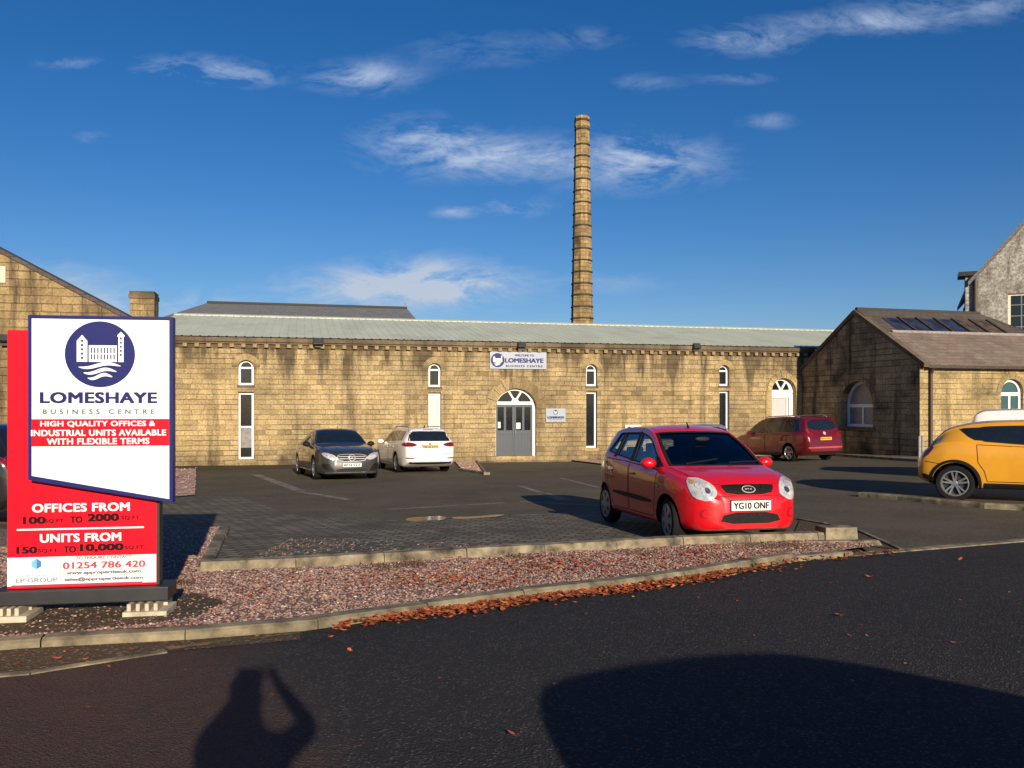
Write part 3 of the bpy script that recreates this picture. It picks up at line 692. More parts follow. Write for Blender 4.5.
# narrow windows
def frame_part(name, po, pi_, d0, d1, mat, parent): return MB().ring(po, pi_, d0, d1).build(name, mat, parent, uv=False)
for s0, s1, z0, z1, ar, zb0, zb1, kind in wins:
    wv = empty('window'); wv.parent = mill
    t_ = .08; tl = .03 if kind == 2 else .07
    frame_part('frame', prof(s0+.003, s1-.003, z0+.003, z1-.003, ar), prof(s0+t_, s1-t_, z0+t_, z1-t_, ar-t_), .17, .27, M_WHITE, wv)
    zm = z1-ar-.02; MB().box(s0+t_, s1-t_, .185, .245, zm-.035, zm+.035).build('glazing_bar', M_WHITE, wv)
    MB().prism(prof(s0+.03, s1-.03, z0+.03, z1-.03, ar-.02), .225, .23).build('pane', M_GLASSD, wv)
    w2 = empty('window'); w2.parent = mill
    frame_part('frame', prof(s0+.003, s1-.003, zb0+.003, zb1-.003), prof(s0+tl, s1-t_, zb0+t_, zb1-t_*1.2), .17, .27, M_WHITE, w2)
    MB().prism(prof(s0+.03, s1-.03, zb0+.03, zb1-.03), .225, .23).build('pane', M_BLIND if kind == 1 else M_GLASSD, w2)
    if kind == 0:
        zm = (zb0+zb1)/2-.05; MB().box(s0+t_, s1-t_, .19, .24, zm-.03, zm+.03).build('glazing_bar', M_WHITE, w2)
        MB().box(s0+t_+.005, s1-t_-.005, .212, .22, zb0+.45, zm-.035).build('blind', plain('grey_blind', (.22, .2, .2, 1), .6, var=.2), w2)
    # sills and arch stones
    MB().box(s0-.08, s1+.08, -.035, .3, zb0-.13, zb0-.003).build('sill', M_TRIM, mill)
    MB().box(s0-.05, s1+.05, -.012, .3, z0-.10, z0-.003).build('lintel', M_CORN, mill)
    cx, a = (s0+s1)/2, (s1-s0)/2; n = 5
    for i in range(n):
        g0, g1 = math.pi*i/n+.012, math.pi*(i+1)/n-.012; zc = z1-ar
        P = [(cx+rr*math.cos(g), zc+rr*math.sin(g)) for rr, g in ((a+.004, g0), (a+.25, g0), (a+.25, (g0+g1)/2), (a+.25, g1), (a+.004, g1), (a+.004, (g0+g1)/2))]
        MB().prism(P, -.018, .05).build('voussoir', M_TRIM, mill)
# arched door
cx, a = (ds0+ds1)/2, (ds1-ds0)/2; zc = dz1-DAR
for i in range(9):
    g0, g1 = math.pi*(i+.0)/9+.01, math.pi*(i+1)/9-.01; ro = a+(.50 if i % 2 else .42)+random.uniform(-.02, .04)
    P = [(cx+(a+.004)*math.cos(g), zc+(a+.004)*math.sin(g)) for g in (g0, (g0+g1)/2, g1)]+[(cx+ro*math.cos(g1), zc+ro*math.sin(g1)), (cx+ro*math.cos(g0), zc+ro*math.sin(g0))]
    MB().prism(P, -.03-random.random()*.02, .05).build('voussoir', M_TRIM, mill)
zt = S(516, 403)[1]; t_ = .10
dr = empty('door_frame'); dr.parent = mill
frame_part('frame', prof(ds0+.004, ds1-.004, dz0+.02, dz1-.004, DAR-.004, 24), prof(ds0+.045, ds1-t_*1.2, dz0+.021, dz1-t_*.8, DAR-t_, 24), .16, .30, M_WHITE, dr)
MB().box(ds0+t_, ds1-t_, .175, .29, zt-.07, zt+.06).build('transom', M_WHITE, dr)
for g in (60, 120):
    c_, s_ = math.cos(R(g)), math.sin(R(g)); L = a*1.0; w_ = .04
    MB().prism([(cx+w_*s_, zt+.05-w_*c_+.0), (cx+L*c_+w_*s_, zt+L*s_-w_*c_), (cx+L*c_-w_*s_, zt+L*s_+w_*c_), (cx-w_*s_, zt+.05+w_*c_)], .18, .24).build('fanlight_bar', M_WHITE, dr)
MB().prism([(cx+.16*math.cos(g), zt+.05+.16*math.sin(g)) for g in np.linspace(0, math.pi, 10)], .172, .25).build('fanlight_hub', M_WHITE, dr)
MB().prism(prof(ds0+.03, ds1-.03, zt+.02, dz1-.03, DAR-.03, 24), .25, .26).build('fanlight_pane', M_GLASSD, dr)
x0, x1 = ds0+.049, ds1-t_*1.2-.004; xm = (x0+x1)/2; zb = dz0+.12; ztop = zt-.074
for (l0, l1) in ((x0, xm-.004), (xm+.004, x1)):
    dl = empty('door'); dl.parent = mill
    st, W_ = .075, l1-l0; mid = (l0+l1)/2; zg0 = zb+.78*(ztop-zb)*.58
    m = MB()
    m.box(l0, l0+st, .20, .25, zb, ztop); m.box(l1-st, l1, .20, .25, zb, ztop); m.box(l0+st, l1-st, .20, .25, ztop-.10, ztop)
    m.box(mid-.05, mid+.05, .20, .25, zg0+.1, ztop-.10); m.box(l0+st, l1-st, .20, .25, zb, zb+.16); m.box(l0+st, l1-st, .20, .25, zg0-.06, zg0+.1)
    m.box(l0+st, l1-st, .222, .24, zb+.16, zg0-.06)
    for q in range(1, 5): xx = l0+st+(l1-l0-2*st)*q/5; m.box(xx-.006, xx+.006, .214, .223, zb+.16, zg0-.06)
    m.build('door_leaf', M_GREYDOOR, dl)
    for (g0, g1) in ((l0+st, mid-.05), (mid+.05, l1-st)): MB().box(g0, g1, .228, .234, zg0+.1, ztop-.10).build('glass_pane', M_GLASSD, dl)
    hx = l1-.04 if l0 == x0 else l0+.04
    MB().tube([(hx, .17, zg0-.1), (hx, .15, zg0-.05), (hx, .15, zg0+.15), (hx, .17, zg0+.2)], .012).build('handle', M_STEEL, dl)
    if l0 != x0: MB().box(mid-.30, mid-.12, .215, .226, zg0+.16, zg0+.42).build('notice', M_SIGNW, dl)
    else: MB().box(l0+st+.02, l0+st+.13, .215, .226, zg0+.2, zg0+.46).build('notice', M_SIGNW, dl)
MB().box(ds0, ds1, .05, .5, dz0-.1, zb-.005).build('door_step', M_TRIM, mill)
# white arched window behind the maroon people carrier
wv = empty('window'); wv.parent = mill; t_ = .13; cx = (as0+as1)/2; a = (as1-as0)/2; zc = az1-aar; 
frame_part('frame', prof(as0+.004, as1-.004, az0+.004, az1-.004, aar*.98, 20), prof(as0+t_, as1-t_*1.6, az0+t_, az1-t_*.8, aar-t_, 20), .2, .32, M_WHITE, wv)
MB().box(as0+t_, as1-t_, .21, .30, zc-.30, zc+.08).build('transom', M_WHITE, wv)
for g in (62, 118):
    c_, s_ = math.cos(R(g)), math.sin(R(g)); L = a*.97; w_ = .045
    MB().prism([(cx+w_*s_, zc+.05-w_*c_), (cx+L*c_+w_*s_, zc+L*s_-w_*c_), (cx+L*c_-w_*s_, zc+L*s_+w_*c_), (cx-w_*s_, zc+.05+w_*c_)], .215, .28).build('glazing_bar', M_WHITE, wv)
MB().box(as1-t_*2.6, as1-t_*2.1, .21, .3, az0+t_, zc-.3).build('mullion', M_WHITE, wv)
MB().prism(prof(as0+.05, as1-.05, zc+.02, az1-.05, aar-.05, 20), .27, .28).build('pane', M_GLASSD, wv)
MB().prism(prof(as0+.05, as1-.05, az0+.05, zc-.1), .27, .28).build('pane', M_BLIND2, wv)
for i in range(9):
    g0, g1 = math.pi*i/9+.01, math.pi*(i+1)/9-.01; ro = a+(.26 if i != 4 else .36)
    P = [(cx+(a+.004)*math.cos(g), zc+(a+.004)*math.sin(g)) for g in (g0, (g0+g1)/2, g1)]+[(cx+ro*math.cos(g1), zc+ro*math.sin(g1)), (cx+ro*math.cos(g0), zc+ro*math.sin(g0))]
    MB().prism(P, -.05, .05).build('voussoir', M_TRIM, mill)
for xx0, xx1 in ((as0-.30, as0-.003), (as1+.003, as1+.30)):
    MB().box(xx0, xx1, -.045, .05, az0-.2, zc-.02).box(xx0-.03, xx1+.03, -.07, .05, zc-.02, zc+.0).build('jamb_stone', M_TRIM, mill)
# rainwater pipes
s_, _ = S(806.5, 400)
MB().tube([(s_, -.1, 3.55), (s_, -.1, -.6)], .05).box(s_-.16, s_+.16, -.2, 0, 3.5, 3.75).build('downpipe', M_GPIPE, mill, uv=False)
s_, _ = S(807, 350)
MB().box(s_-.1, s_+1.0, -.05, .02, 3.3, 4.03).build('corner_gutter_board', M_BLK, mill)
# chimney stack at the left end
cS = hit(128.5, 300, WO, WA, .6)[0]; cE = hit(156.5, 300, WO, WA, .6)[0]; zc0 = hit(142, 291, WO, WA, .6)[1]
st = empty('stone_chimney_stack', (WO[0], WO[1], 0), WA, 'short square stone chimney stack poking up behind the big sign', 'chimney')
m = MB().box(cS+.05, cE-.08, .6, 1.6, -1, zc0-.3).box(cS+.10, cE-.12, .64, 1.56, zc0-.3, zc0-.28); m.build('shaft', M_WALL_L, st)
MB().box(cS, cE-.05, .55, 1.65, zc0-.29, zc0-.12, bev=.02).box(cS+.03, cE-.08, .58, 1.62, zc0-.12, zc0, bev=.01).build('cap', M_CORN, st)

# ------------------------------------------------------------------ grey slate roofed building behind
bA = WA; p0 = ((207-CX)/F*55, 55.0)
sh = empty('slate_roofed_shed', (p0[0], p0[1], 0), bA, 'big building with grey slate hipped roof showing above the green roof', 'building')
L_ = hit(407, 309, p0, bA)[0]; zr = CH+(HY-303)*55/F
e_, hb = 4.2, 9.0
P = [(0, 0, zr), (L_, 0, zr), (-7.5, -hb, zr-4.1), (L_+1.6, -hb, zr-4.1), (L_+1.6, hb, zr-4.1), (-7.5, hb, zr-4.1)]
m = MB(); m._put(P, [(0, 2, 3, 1), (1, 3, 4), (1, 4, 5, 0), (0, 5, 2), (2, 5, 4, 3)]); m.build('roof', M_SLATE, sh)
MB().box(-7.2, L_+1.3, -hb+.3, hb-.3, -1, zr-4.12).build('wall', M_WALL_L, sh)
MB().tube([(0, 0, zr+.02), (L_, 0, zr+.02)], .12).build('ridge_tiles', M_DARKSLATE, sh, uv=False)
MB().tube([(L_-.1, 0, zr), (L_-.1, 0, zr+.55)], .05).build('finial', M_STEEL, sh, uv=False)

# ------------------------------------------------------------------ mill chimney
D = 70.0; cxm = (582-CX)/F*D
ch = empty('mill_chimney', (cxm, D, -1), R(10), 'tall tapering octagonal stone mill chimney with many iron bands', 'chimney')
zz = lambda py: CH+(HY-py)*D/F+1
rb = lambda z: np.interp(z, [0, zz(325), zz(128), zz(120)], [1.12, .93, .60, .60])
m = MB(); n = 8; lv = [0]+list(np.linspace(2, zz(121), 30)); rings = []
for z in lv: rings.append([m.b.verts.new((rb(z)*math.cos(2*math.pi*k/n+R(22.5)), rb(z)*math.sin(2*math.pi*k/n+R(22.5)), z)) for k in range(n)])
for i in range(len(rings)-1):
    for k in range(n): m.b.faces.new([rings[i][k], rings[i][(k+1) % n], rings[i+1][(k+1) % n], rings[i+1][k]])
m.b.faces.new(rings[-1]); sf = m.build('shaft', M_CHIM, ch, uv=False)
uvl = sf.data.uv_layers.new(name='UVMap')
for p in sf.data.polygons:
    for li in p.loop_indices:
        v = sf.data.vertices[sf.data.loops[li].vertex_index].co; a_ = math.atan2(p.center.y, p.center.x)
        tdir = Vector((-math.sin(a_), math.cos(a_), 0)); uvl.data[li].uv = (v.dot(tdir)+a_*3, v.z)
for i, py in enumerate([121.5]+[124.5+5.5]+[145.5+11.55*j for j in range(16)]):
    z = zz(py); r_ = rb(z)+.05; hh = .06 if i else .10
    m = MB(); m.lathe([(r_-.06, z-hh), (r_+.015, z-hh), (r_+.015, z+hh), (r_-.06, z+hh)], (0, 0, 0), 'z', 8)
    for v in m.b.verts: v.co = Matrix.Rotation(R(22.5), 3, 'Z') @ v.co
    m.build('iron_band', M_IRON, ch, uv=False)
z = zz(124.5); m = MB(); r_ = .66
m.lathe([(.60, z-.35), (r_, z-.22), (r_+.02, z-.05), (.64, z), (.63, zz(117)-.04), (.6, zz(117)), (.3, zz(117)), (.3, z-2)], (0, 0, 0), 'z', 8)
for v in m.b.verts: v.co = Matrix.Rotation(R(22.5), 3, 'Z') @ v.co
m.build('crown', M_CHIM, ch)

# ------------------------------------------------------------------ sooty gable building on the right
GO, GA = (15.48, 31.5), R(15.5)
gb = empty('gabled_stone_annexe', (GO[0], GO[1], 0), GA, 'small gabled stone annexe with sooty end wall, arched windows and roof lights', 'building')
GW, ze, za = 7.4, 3.19, 5.50; hw = GW/2
def hit_g(px, py):     # the gable wall runs back from the corner: local x=0, y grows away
    o, u = Vector(GO), Vector((-math.sin(GA), math.cos(GA))); t = (px-CX)/F
    s_ = (t*o.y-o.x)/(u.x-t*u.y); return s_, CH-(py-HY)*(o.y+u.y*s_)/F
LR = hit(979, 322, GO, GA, hw)[0]; LE = LR+3.7
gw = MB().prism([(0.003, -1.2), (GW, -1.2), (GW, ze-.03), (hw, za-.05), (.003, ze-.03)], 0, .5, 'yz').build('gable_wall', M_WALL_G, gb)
y0, _ = hit_g(872.8, 400); y1, z1 = hit_g(841.5, 382); zt1 = hit_g(860, 381)[1]; zb1 = hit_g(860, 427)[1]; ar = (y1-y0)/2
po = [(p, q) for p, q in prof(y0, y1, zb1, zt1, ar, 18)]
bpy.context.view_layer.update()
c = MB().prism(po, -.3, .9, 'yz').build('cut', [M_TRIM], gb, uv=False); boolean(gw, [c]); box_uv(gw.data)
sw = MB().box(.0, LE, 0, .5, -1.2, ze-.03)
sw = MB().box(.505, LE, .0, .5, -1.2, ze-.03).build('side_wall', M_WALL_S, gb)
MB().box(-.02, .505, -.02, .003, -1.2, ze-.03).build('corner_quoins', M_WALL_S, gb)
s0, zt2 = hit(1001, 379, GO, GA); s1 = hit(1023, 379, GO, GA)[0]; zb2 = hit(1012, 417, GO, GA)[1]; a2 = (s1-s0)/2
c = MB().prism(prof(s0, s1, zb2, zt2, a2, 18), -.3, .9).build('cut', [M_TRIM], gb, uv=False); boolean(sw, [c]); box_uv(sw.data)
MB().box(.51, LE-.01, 6.9, GW, -1.2, ze-.03).box(LE-.5, LE, .51, 6.89, -1.2, ze-.03).build('rear_walls', M_WALL_G, gb)
MB().box(.51, LE-.51, .51, 6.88, 1.0, 3.1).build('interior', MATS['dark_interior'], gb)
def arched_window(parent, p0_, p1_, zb_, zt_, plane, d0):
    wv = empty('window'); wv.parent = parent; t_ = .11; a = (p1_-p0_)/2
    m = MB().ring(prof(p0_, p1_, zb_, zt_, a, 18), prof(p0_+t_, p1_-t_, zb_+t_, zt_-t_, a-t_, 18), d0, d0+.1)
    m.box(p0_+t_, p1_-t_, d0+.01, d0+.09, zt_-a-.12, zt_-a+.02); m.box((p0_+p1_)/2-.05, (p0_+p1_)/2+.05, d0+.01, d0+.09, zb_+t_, zt_-a-.12)
    g = MB().prism(prof(p0_+.04, p1_-.04, zb_+.04, zt_-.04, a-.04, 18), d0+.05, d0+.055)
    if plane == 'yz':
        for q in (m, g):
            for v in q.b.verts: v.co = Vector((v.co.y, v.co.x, v.co.z))
    m.build('frame', M_WHITE, wv, uv=False); return g, wv
g, wv = arched_window(gb, y0, y1, zb1, zt1, 'yz', .30); g.build('pane', plain('net_curtain_glass', (.22, .23, .24, 1), .3), wv, uv=False)
g, wv = arched_window(gb, s0, s1, zb2, zt2, 'xz', .12); g.build('pane', plain('teal_glass', (.05, .11, .12, 1), .2), wv, uv=False)
MB().box(-.16, .05, y1+.03, y1+.26, zb1-.003, zt1-ar+.1).build('jamb_stone', M_TRIM, gb)
MB().box(-.08, .3, y0-.15, y1+.15, zb1-.14, zb1-.003).build('sill', M_CORN, gb); MB().box(s0-.12, s1+.12, -.06, .3, zb2-.13, zb2-.003).build('sill', M_TRIM, gb)
for i in range(7):
    for pl in (0, 1):
        c0, a_, zc_ = ((y0+y1)/2, ar, zt1-ar) if pl == 0 else ((s0+s1)/2, a2, zt2-a2)
        g0, g1 = math.pi*i/7+.01, math.pi*(i+1)/7-.01; ro = a_+(.22 if i != 3 else .42)
        P = [(c0+(a_+.004)*math.cos(g), zc_+(a_+.004)*math.sin(g)) for g in (g0, (g0+g1)/2, g1)]+[(c0+ro*math.cos(g1), zc_+ro*math.sin(g1)), (c0+ro*math.cos(g0), zc_+ro*math.sin(g0))]
        m = MB().prism(P, -.025, .05, 'yz' if pl == 0 else 'xz'); m.build('voussoir', M_WALL_G if pl == 0 else M_TRIM, gb)
# roof: slope basis
sl_ = Vector((0, hw, za-ze)).normalized(); nrm = Vector((0, -(za-ze), hw)).normalized(); SL = math.hypot(hw, za-ze)
def slope_quad(m, x0, x1, a0, a1, h0, h1, cutx=0):
    """slab on the front slope: x range, distance up the slope, height above it"""
    base = Vector((0, -.0, ze)); P = []
    for h in (h0, h1):
        for a_ in (a0, a1):
            for x in (x0, x1):
                xx = x if x == x0 else min(x, LE-(LE-LR)*(a_/SL)) if cutx else x
                P.append(tuple(Vector((xx, 0, 0))+base+sl_*a_+nrm*h))
    m._put(P, [(0, 1, 3, 2), (4, 6, 7, 5), (0, 4, 5, 1), (2, 3, 7, 6), (0, 2, 6, 4), (1, 5, 7, 3)]); return m
A1, A2 = 2.35, 3.75
roof = slope_quad(MB(), .05, LE, -.28, A1, 0, .09, 1); roof.build('roof', M_STONESLATE, gb)
slope_quad(MB(), .05, LE, A2+.01, SL, 0, .10, 1).build('roof', M_DARKSLATE, gb)
slope_quad(MB(), .05, LE, A1+.005, A2, 0, .06, 1).build('roof', M_DARKSLATE, gb)
slope_quad(MB(), .4, LR+1.2, A1-.05, A1+.10, .095, .13).build('flashing', plain('white_flashing', (.40, .35, .32, 1), .7, var=.2), gb)
nb = 6; xa, xb = .75, LR-.15
for i in range(nb):
    x0 = xa+(xb-xa)*i/nb; x1 = xa+(xb-xa)*(i+1)/nb
    sk = slope_quad(MB(), x0+.09, x1-.09, A1+.13, A2-.05, .065, .085).build('skylight', M_GLASSB if i < 4 else plain('rusty_glass', (.09, .065, .045, 1), .5, var=.4, scale=3), gb, uv=False)
    slope_quad(MB(), x1-.055, x1+.055, A1+.1, A2+.02, .063, .13).build('glazing_bar', M_IRON, gb, uv=False)
m = MB(); m._put([(LE, -.25, ze-.16+.09), (LR, hw, za+.09), (LE, GW+.25, ze-.16+.09)], [(0, 1, 2)]); m._put([(0.05, GW+.25, ze-.16+.09), (LR, hw, za+.1), (.05, hw, za+.1), (LE, GW+.25, ze-.16+.09)], [(0, 3, 1, 2)]); m.build('roof', M_DARKSLATE, gb)
MB().tube([(.05, hw, za+.10), (LR, hw, za+.10)], .09).build('ridge_tiles', M_DARKSLATE, gb, uv=False)
m = MB(); th = .16
m.prism([(-.30, ze-.20), (hw, za-.12), (hw, za+th-.08), (-.32, ze-.20+th)], -.09, .16, 'yz'); m.prism([(GW+.3, ze-.2), (hw+.003, za-.12), (hw+.003, za+th-.08), (GW+.32, ze-.2+th)], -.09, .16, 'yz')
m.build('coping', M_CORN, gb)
MB().box(.17, LE, -.30, -.19, ze-.23, ze-.12).build('gutter', M_PIPE, gb, uv=False)
MB().tube([(.42, -.24, ze-.2), (.42, -.10, ze-.45), (.42, -.10, -.55)], .06).build('downpipe', M_PIPE, gb, uv=False)
for k_, (px, label) in enumerate(((919.3, 'left of two short steel posts at the annexe corner'), (922.5, 'right of two short steel posts at the annexe corner'))):
    s_ = hit(px, 450, GO, GA, -.6)[0]; u_ = Vector((math.cos(GA), math.sin(GA))); bb = Vector((-u_.y, u_.x)); q = Vector(GO)+u_*s_-bb*.6; z = gz(q.x, q.y)
    MB().tube([(q.x, q.y, z-.1), (q.x, q.y, z+.85), (q.x, q.y, z+.87)], [.04, .04, .025]).tube([(q.x, q.y, z), (q.x, q.y, z+.02)], .08, 12)
    o = MB().tube([(q.x, q.y, z-.1), (q.x, q.y, z+.85), (q.x, q.y, z+.87)], [.04, .04, .025], 12).build('steel_post', M_STEEL, None, uv=False)
    tag(o, 'short grey '+label, 'post', 'steel posts at the annexe corner')

# ------------------------------------------------------------------ harled building far right
HO, HA = ((975-CX)/F*47, 47.0), R(-26)
hb_ = empty('harled_warehouse', (HO[0], HO[1], 0), HA, 'tall warehouse with patchy grey render, steep verge and white edged grid window', 'building')
HS = lambda px, py: hit(px, py, HO, HA)
a0 = HS(975, 279); a1 = HS(1024, 225); k = (a1[1]-a0[1])/(a1[0]-a0[0]); half = 8.5
Pg = [(0, -1), (2*half, -1), (2*half, a0[1]), (half, a0[1]+k*half), (0, a0[1])]
hwl = MB().prism(Pg, 0, .6).build('wall', M_HARL, hb_)
w0, wt_ = HS(1008, 294); _, wb_ = HS(1008, 338); w1 = w0+3.4
c = MB().box(w0, w1, -.3, .9, wb_, wt_).build('cut', [M_TRIM], hb_, uv=False); bpy.context.view_layer.update(); boolean(hwl, [c]); box_uv(hwl.data)
wv = empty('window'); wv.parent = hb_
frame_part('frame', prof(w0, w1, wb_, wt_), prof(w0+.14, w1-.14, wb_+.1, wt_-.1), .12, .3, plain('cream_window_paint', (.7, .62, .48, 1), .6), wv)
m = MB()
for i in range(1, 6): x = w0+.14+(w1-w0-.28)*i/6; m.box(x-.03, x+.03, .15, .22, wb_+.1, wt_-.1)
for i in range(1, 4): z = wb_+(wt_-wb_)*i/4; m.box(w0+.14, w1-.14, .152, .218, z-.025, z+.025)
m.build('glazing_bars', plain('faded_green_paint', (.16, .17, .17, 1), .6), wv, uv=False); MB().box(w0+.05, w1-.05, .19, .2, wb_+.03, wt_-.03).build('pane', M_GLASSD, wv)
th = .28; dd = 14
m = MB(); m.prism([(-.35, a0[1]-k*.35+.02), (half, a0[1]+k*half+.02), (half, a0[1]+k*half+th), (-.35, a0[1]-k*.35+th)], -.2, dd); m.prism([(2*half+.35, a0[1]-k*.35+.02), (half+.003, a0[1]+k*half+.02), (half+.003, a0[1]+k*half+th), (2*half+.35, a0[1]-k*.35+th)], -.2, dd)
m.build('roof', M_SLATE, hb_); MB().box(0, .5, .61, dd-.3, -1, a0[1]-.3).build('side_wall', M_HARL, hb_)
pl, ptop = HS(963.5, 272); pr = HS(973, 272)[0]
MB().box(pl+.1, pr, .1, 1.2, -1, ptop-.25).build('corner_pier', M_HARL, hb_); MB().box(pl-.25, pr+.25, -.15, 1.5, ptop-.24, ptop).build('pier_cap', M_BLK, hb_)
MB().tube([(pr+.12, -.1, ptop-.4), (pr+.12, -.1, 0)], .09).build('downpipe', M_PIPE, hb_, uv=False)
# dark lean-to roof at its foot
lt = empty('lean_to_shed', (HO[0], HO[1], 0), HA, 'low dark slated lean-to roof at the foot of the rendered warehouse', 'shed')
m = MB(); m.prism([(-.05, HS(1000, 336)[1]), (-8, HS(1000, 336)[1]-2.6), (-8, HS(1000, 336)[1]-2.75), (-.05, HS(1000, 336)[1]-.15)], 0.5, 17, 'yz'); m.build('roof', M_DARKSLATE, lt)
MB().box(.8, 16.5, -7.6, -7.2, -1, HS(1000, 336)[1]-2.62).build('wall', M_WALL_G, lt)

# ------------------------------------------------------------------ gable far left
LO, LA = ((126-CX)/F*26.5, 26.5), R(13)
lg = empty('gabled_stone_building', (LO[0], LO[1], 0), LA, 'coarse stone gable end behind the big sign at the left edge', 'building')
q0 = hit(0, 253, LO, LA); q1 = hit(118, 315, LO, LA); k = (q1[1]-q0[1])/(q1[0]-q0[0]); zE = q1[1]-k*q1[0]; LHW = 6.8
o = MB().prism([(0, -1.2), (0, zE), (-LHW, zE-k*LHW), (-2*LHW, zE), (-2*LHW, -1.2)], 0, .5).build('wall', M_WALL_L, lg)
m = MB()
for sgn, xx in ((1, .25), (-1, -2*LHW-.25)):
    e = zE+k*.25
    m.prism([(xx, e+.01), (-LHW-.002*sgn, zE-k*LHW+.01), (-LHW-.002*sgn, zE-k*LHW+.14), (xx, e+.14)], -.05, 4.9)
m.build('roof', M_DARKSLATE, lg)
MB().box(-.5, -.0, .51, 4.8, -1.2, zE-.02).build('side_wall', M_WALL_L, lg)
a_ = hit(-14, 270, LO, LA); b_ = hit(6, 266.5, LO, LA); c_ = hit(6, 283, LO, LA)
MB().box(a_[0], b_[0], -.05, 0, c_[1], b_[1]).build('vent_panel', plain('cream_board', (.6, .55, .42, 1), .6), lg)
def floodlight(px, py, O, A, label, sz=1.0, tilt=0):
    s_, z_ = hit(px, py, O, A); r = empty('floodlight', (O[0]+math.cos(A)*s_, O[1]+math.sin(A)*s_, z_), A, label, 'light', 'floodlights along the stone walls')
    rt = Matrix.Rotation(R(-28), 3, 'X')
    m = MB().box(-.17*sz, .17*sz, -.38, -.24, -.11*sz, .13*sz, bev=.015)
    for v in m.b.verts: v.co = rt @ v.co
    for q in range(5): pass
    m.build('housing', M_BLK, r, uv=False)
    m = MB().box(-.13*sz, .13*sz, -.386, -.379, -.08*sz, .10*sz)
    for v in m.b.verts: v.co = rt @ v.co
    m.build('lens', plain('lamp_glass', (.05, .05, .05, 1), .15), r, uv=False)
    MB().tube([(-.1, 0, .0), (-.1, -.2, .06), (-.1, -.3, .08)], .018).tube([(.1, 0, .0), (.1, -.2, .06), (.1, -.3, .08)], .018).box(-.13, .13, -.20, .0, -.06, .03).build('bracket', M_BLK, r, uv=False)
floodlight(318, 346, WO, WA, 'black floodlight under the cornice above the dark saloon', 1.15)
floodlight(520, 349, WO, WA, 'black floodlight under the cornice above the welcome sign')
floodlight(694, 350, WO, WA, 'black floodlight under the cornice above the red hatchback')
floodlight(7, 344, LO, LA, 'small floodlight on the coarse stone gable beside the red sign board', .9)

# ------------------------------------------------------------------ wall signs
def emblem(cx, cz, r, y, parent, mi_navy, mi_white):
    """disc with a mill between two towers over three waves"""
    MB().prism([(cx+r*math.cos(g), cz+r*math.sin(g)) for g in np.linspace(0, 2*math.pi, 49)[:-1]], y-.001, y).build('emblem_disc', mi_navy, parent, uv=False)
    m = MB(); y1, y0_ = y-.0012, y-.0022
    P = lambda pts: m.prism([(cx+r*a, cz+r*b_) for a, b_ in pts], y0_, y1)
    P([(-.66, -.23), (-.36, -.23), (-.36, .40), (-.51, .58), (-.66, .40)])
    P([(.52, -.23), (.67, -.23), (.67, .54), (.70, .54), (.70, .58), (.595, .69), (.49, .58), (.49, .54), (.52, .54)])
    for z0_, z1_ in ((-.23, -.16), (-.0, .03), (.20, .27)): P([(-.32, z0_), (.48, z0_), (.48, z1_), (-.32, z1_)])
    for k in range(9):
        x = -.32+k*.0925; P([(x, -.16), (x+.055, -.16), (x+.055, 0), (x, 0)]); P([(x, .03), (x+.055, .03), (x+.055, .20), (x, .20)])
    for j, (x0_, x1_, z_) in enumerate(((-.62, .60, -.36), (-.48, .48, -.53), (-.36, .36, -.69))):
        n = 22; up, dn = [], []
        for i in range(n+1):
            tt = i/n; x = x0_+(x1_-x0_)*tt; zc_ = z_+.055*math.sin(tt*2*math.pi+.5)*-1+.03*tt; wd = .055*math.sin(math.pi*tt)**.6
            up.append((x, zc_+wd)); dn.append((x, zc_-wd))
        P(dn+up[::-1][1:-1])
    m.build('emblem_mill', mi_white, parent, uv=False)
    m = MB(); y1, y0_ = y-.0024, y-.0030
    for k in range(5): P([(-.54, -.15+k*.13), (-.48, -.15+k*.13), (-.48, -.08+k*.13), (-.54, -.08+k*.13)]); P([(.57, -.05+k*.125), (.62, -.05+k*.125), (.62, .02+k*.125), (.57, .02+k*.125)])
    m.build('emblem_windows', mi_navy, parent, uv=False)
def board(name, px0, px1, py0, py1, O, A, label, mat=M_GREYSIGN, out=.06):
    s0, z1 = hit(px0, py0, O, A, -out); s1, _ = hit(px1, py0, O, A, -out); z0 = hit((px0+px1)/2, py1, O, A, -out)[1]
    r = empty(name, (O[0], O[1], 0), A, label, 'sign'); p = MB().box(s0, s1, -out, -out+.03, z0, z1, bev=.004).build('panel', mat, r, uv=False)
    MB().box(s0+.1, s0+.16, -out+.031, -.001, z0+.05, z1-.05).box(s1-.16, s1-.1, -out+.031, -.001, z0+.05, z1-.05).build('mounting_rails', M_BLK, r, uv=False)
    return p, s0, s1, z0, z1, -out
p, s0, s1, z0, z1, y = board('welcome_sign', 490, 546.5, 351.5, 369, WO, WA, 'grey board with round mill emblem above the arched grey door')
h = z1-z0; emblem(s0+.33, (z0+z1)/2, h*.41, y-.001, p, M_NAVY, M_SIGNW)
wd = s1-s0; cxx = s0+.33+.30+(wd-.75)/2
text('WELCOME TO', wd*.34, h*.13, cxx, z1-h*.2, y-.003, M_NAVY, p, .04); text('LOMESHAYE', wd-.78, h*.27, cxx, z0+h*.50, y-.003, M_NAVY, p, .05); text('BUSINESS CENTRE', wd-.86, h*.13, cxx, z0+h*.17, y-.003, M_NAVY, p, .04, space=1.3)
p, s0, s1, z0, z1, y = board('entrance_sign', 545.8, 565.5, 408.5, 422, WO, WA, 'small pale grey board on the wall just right of the grey door')
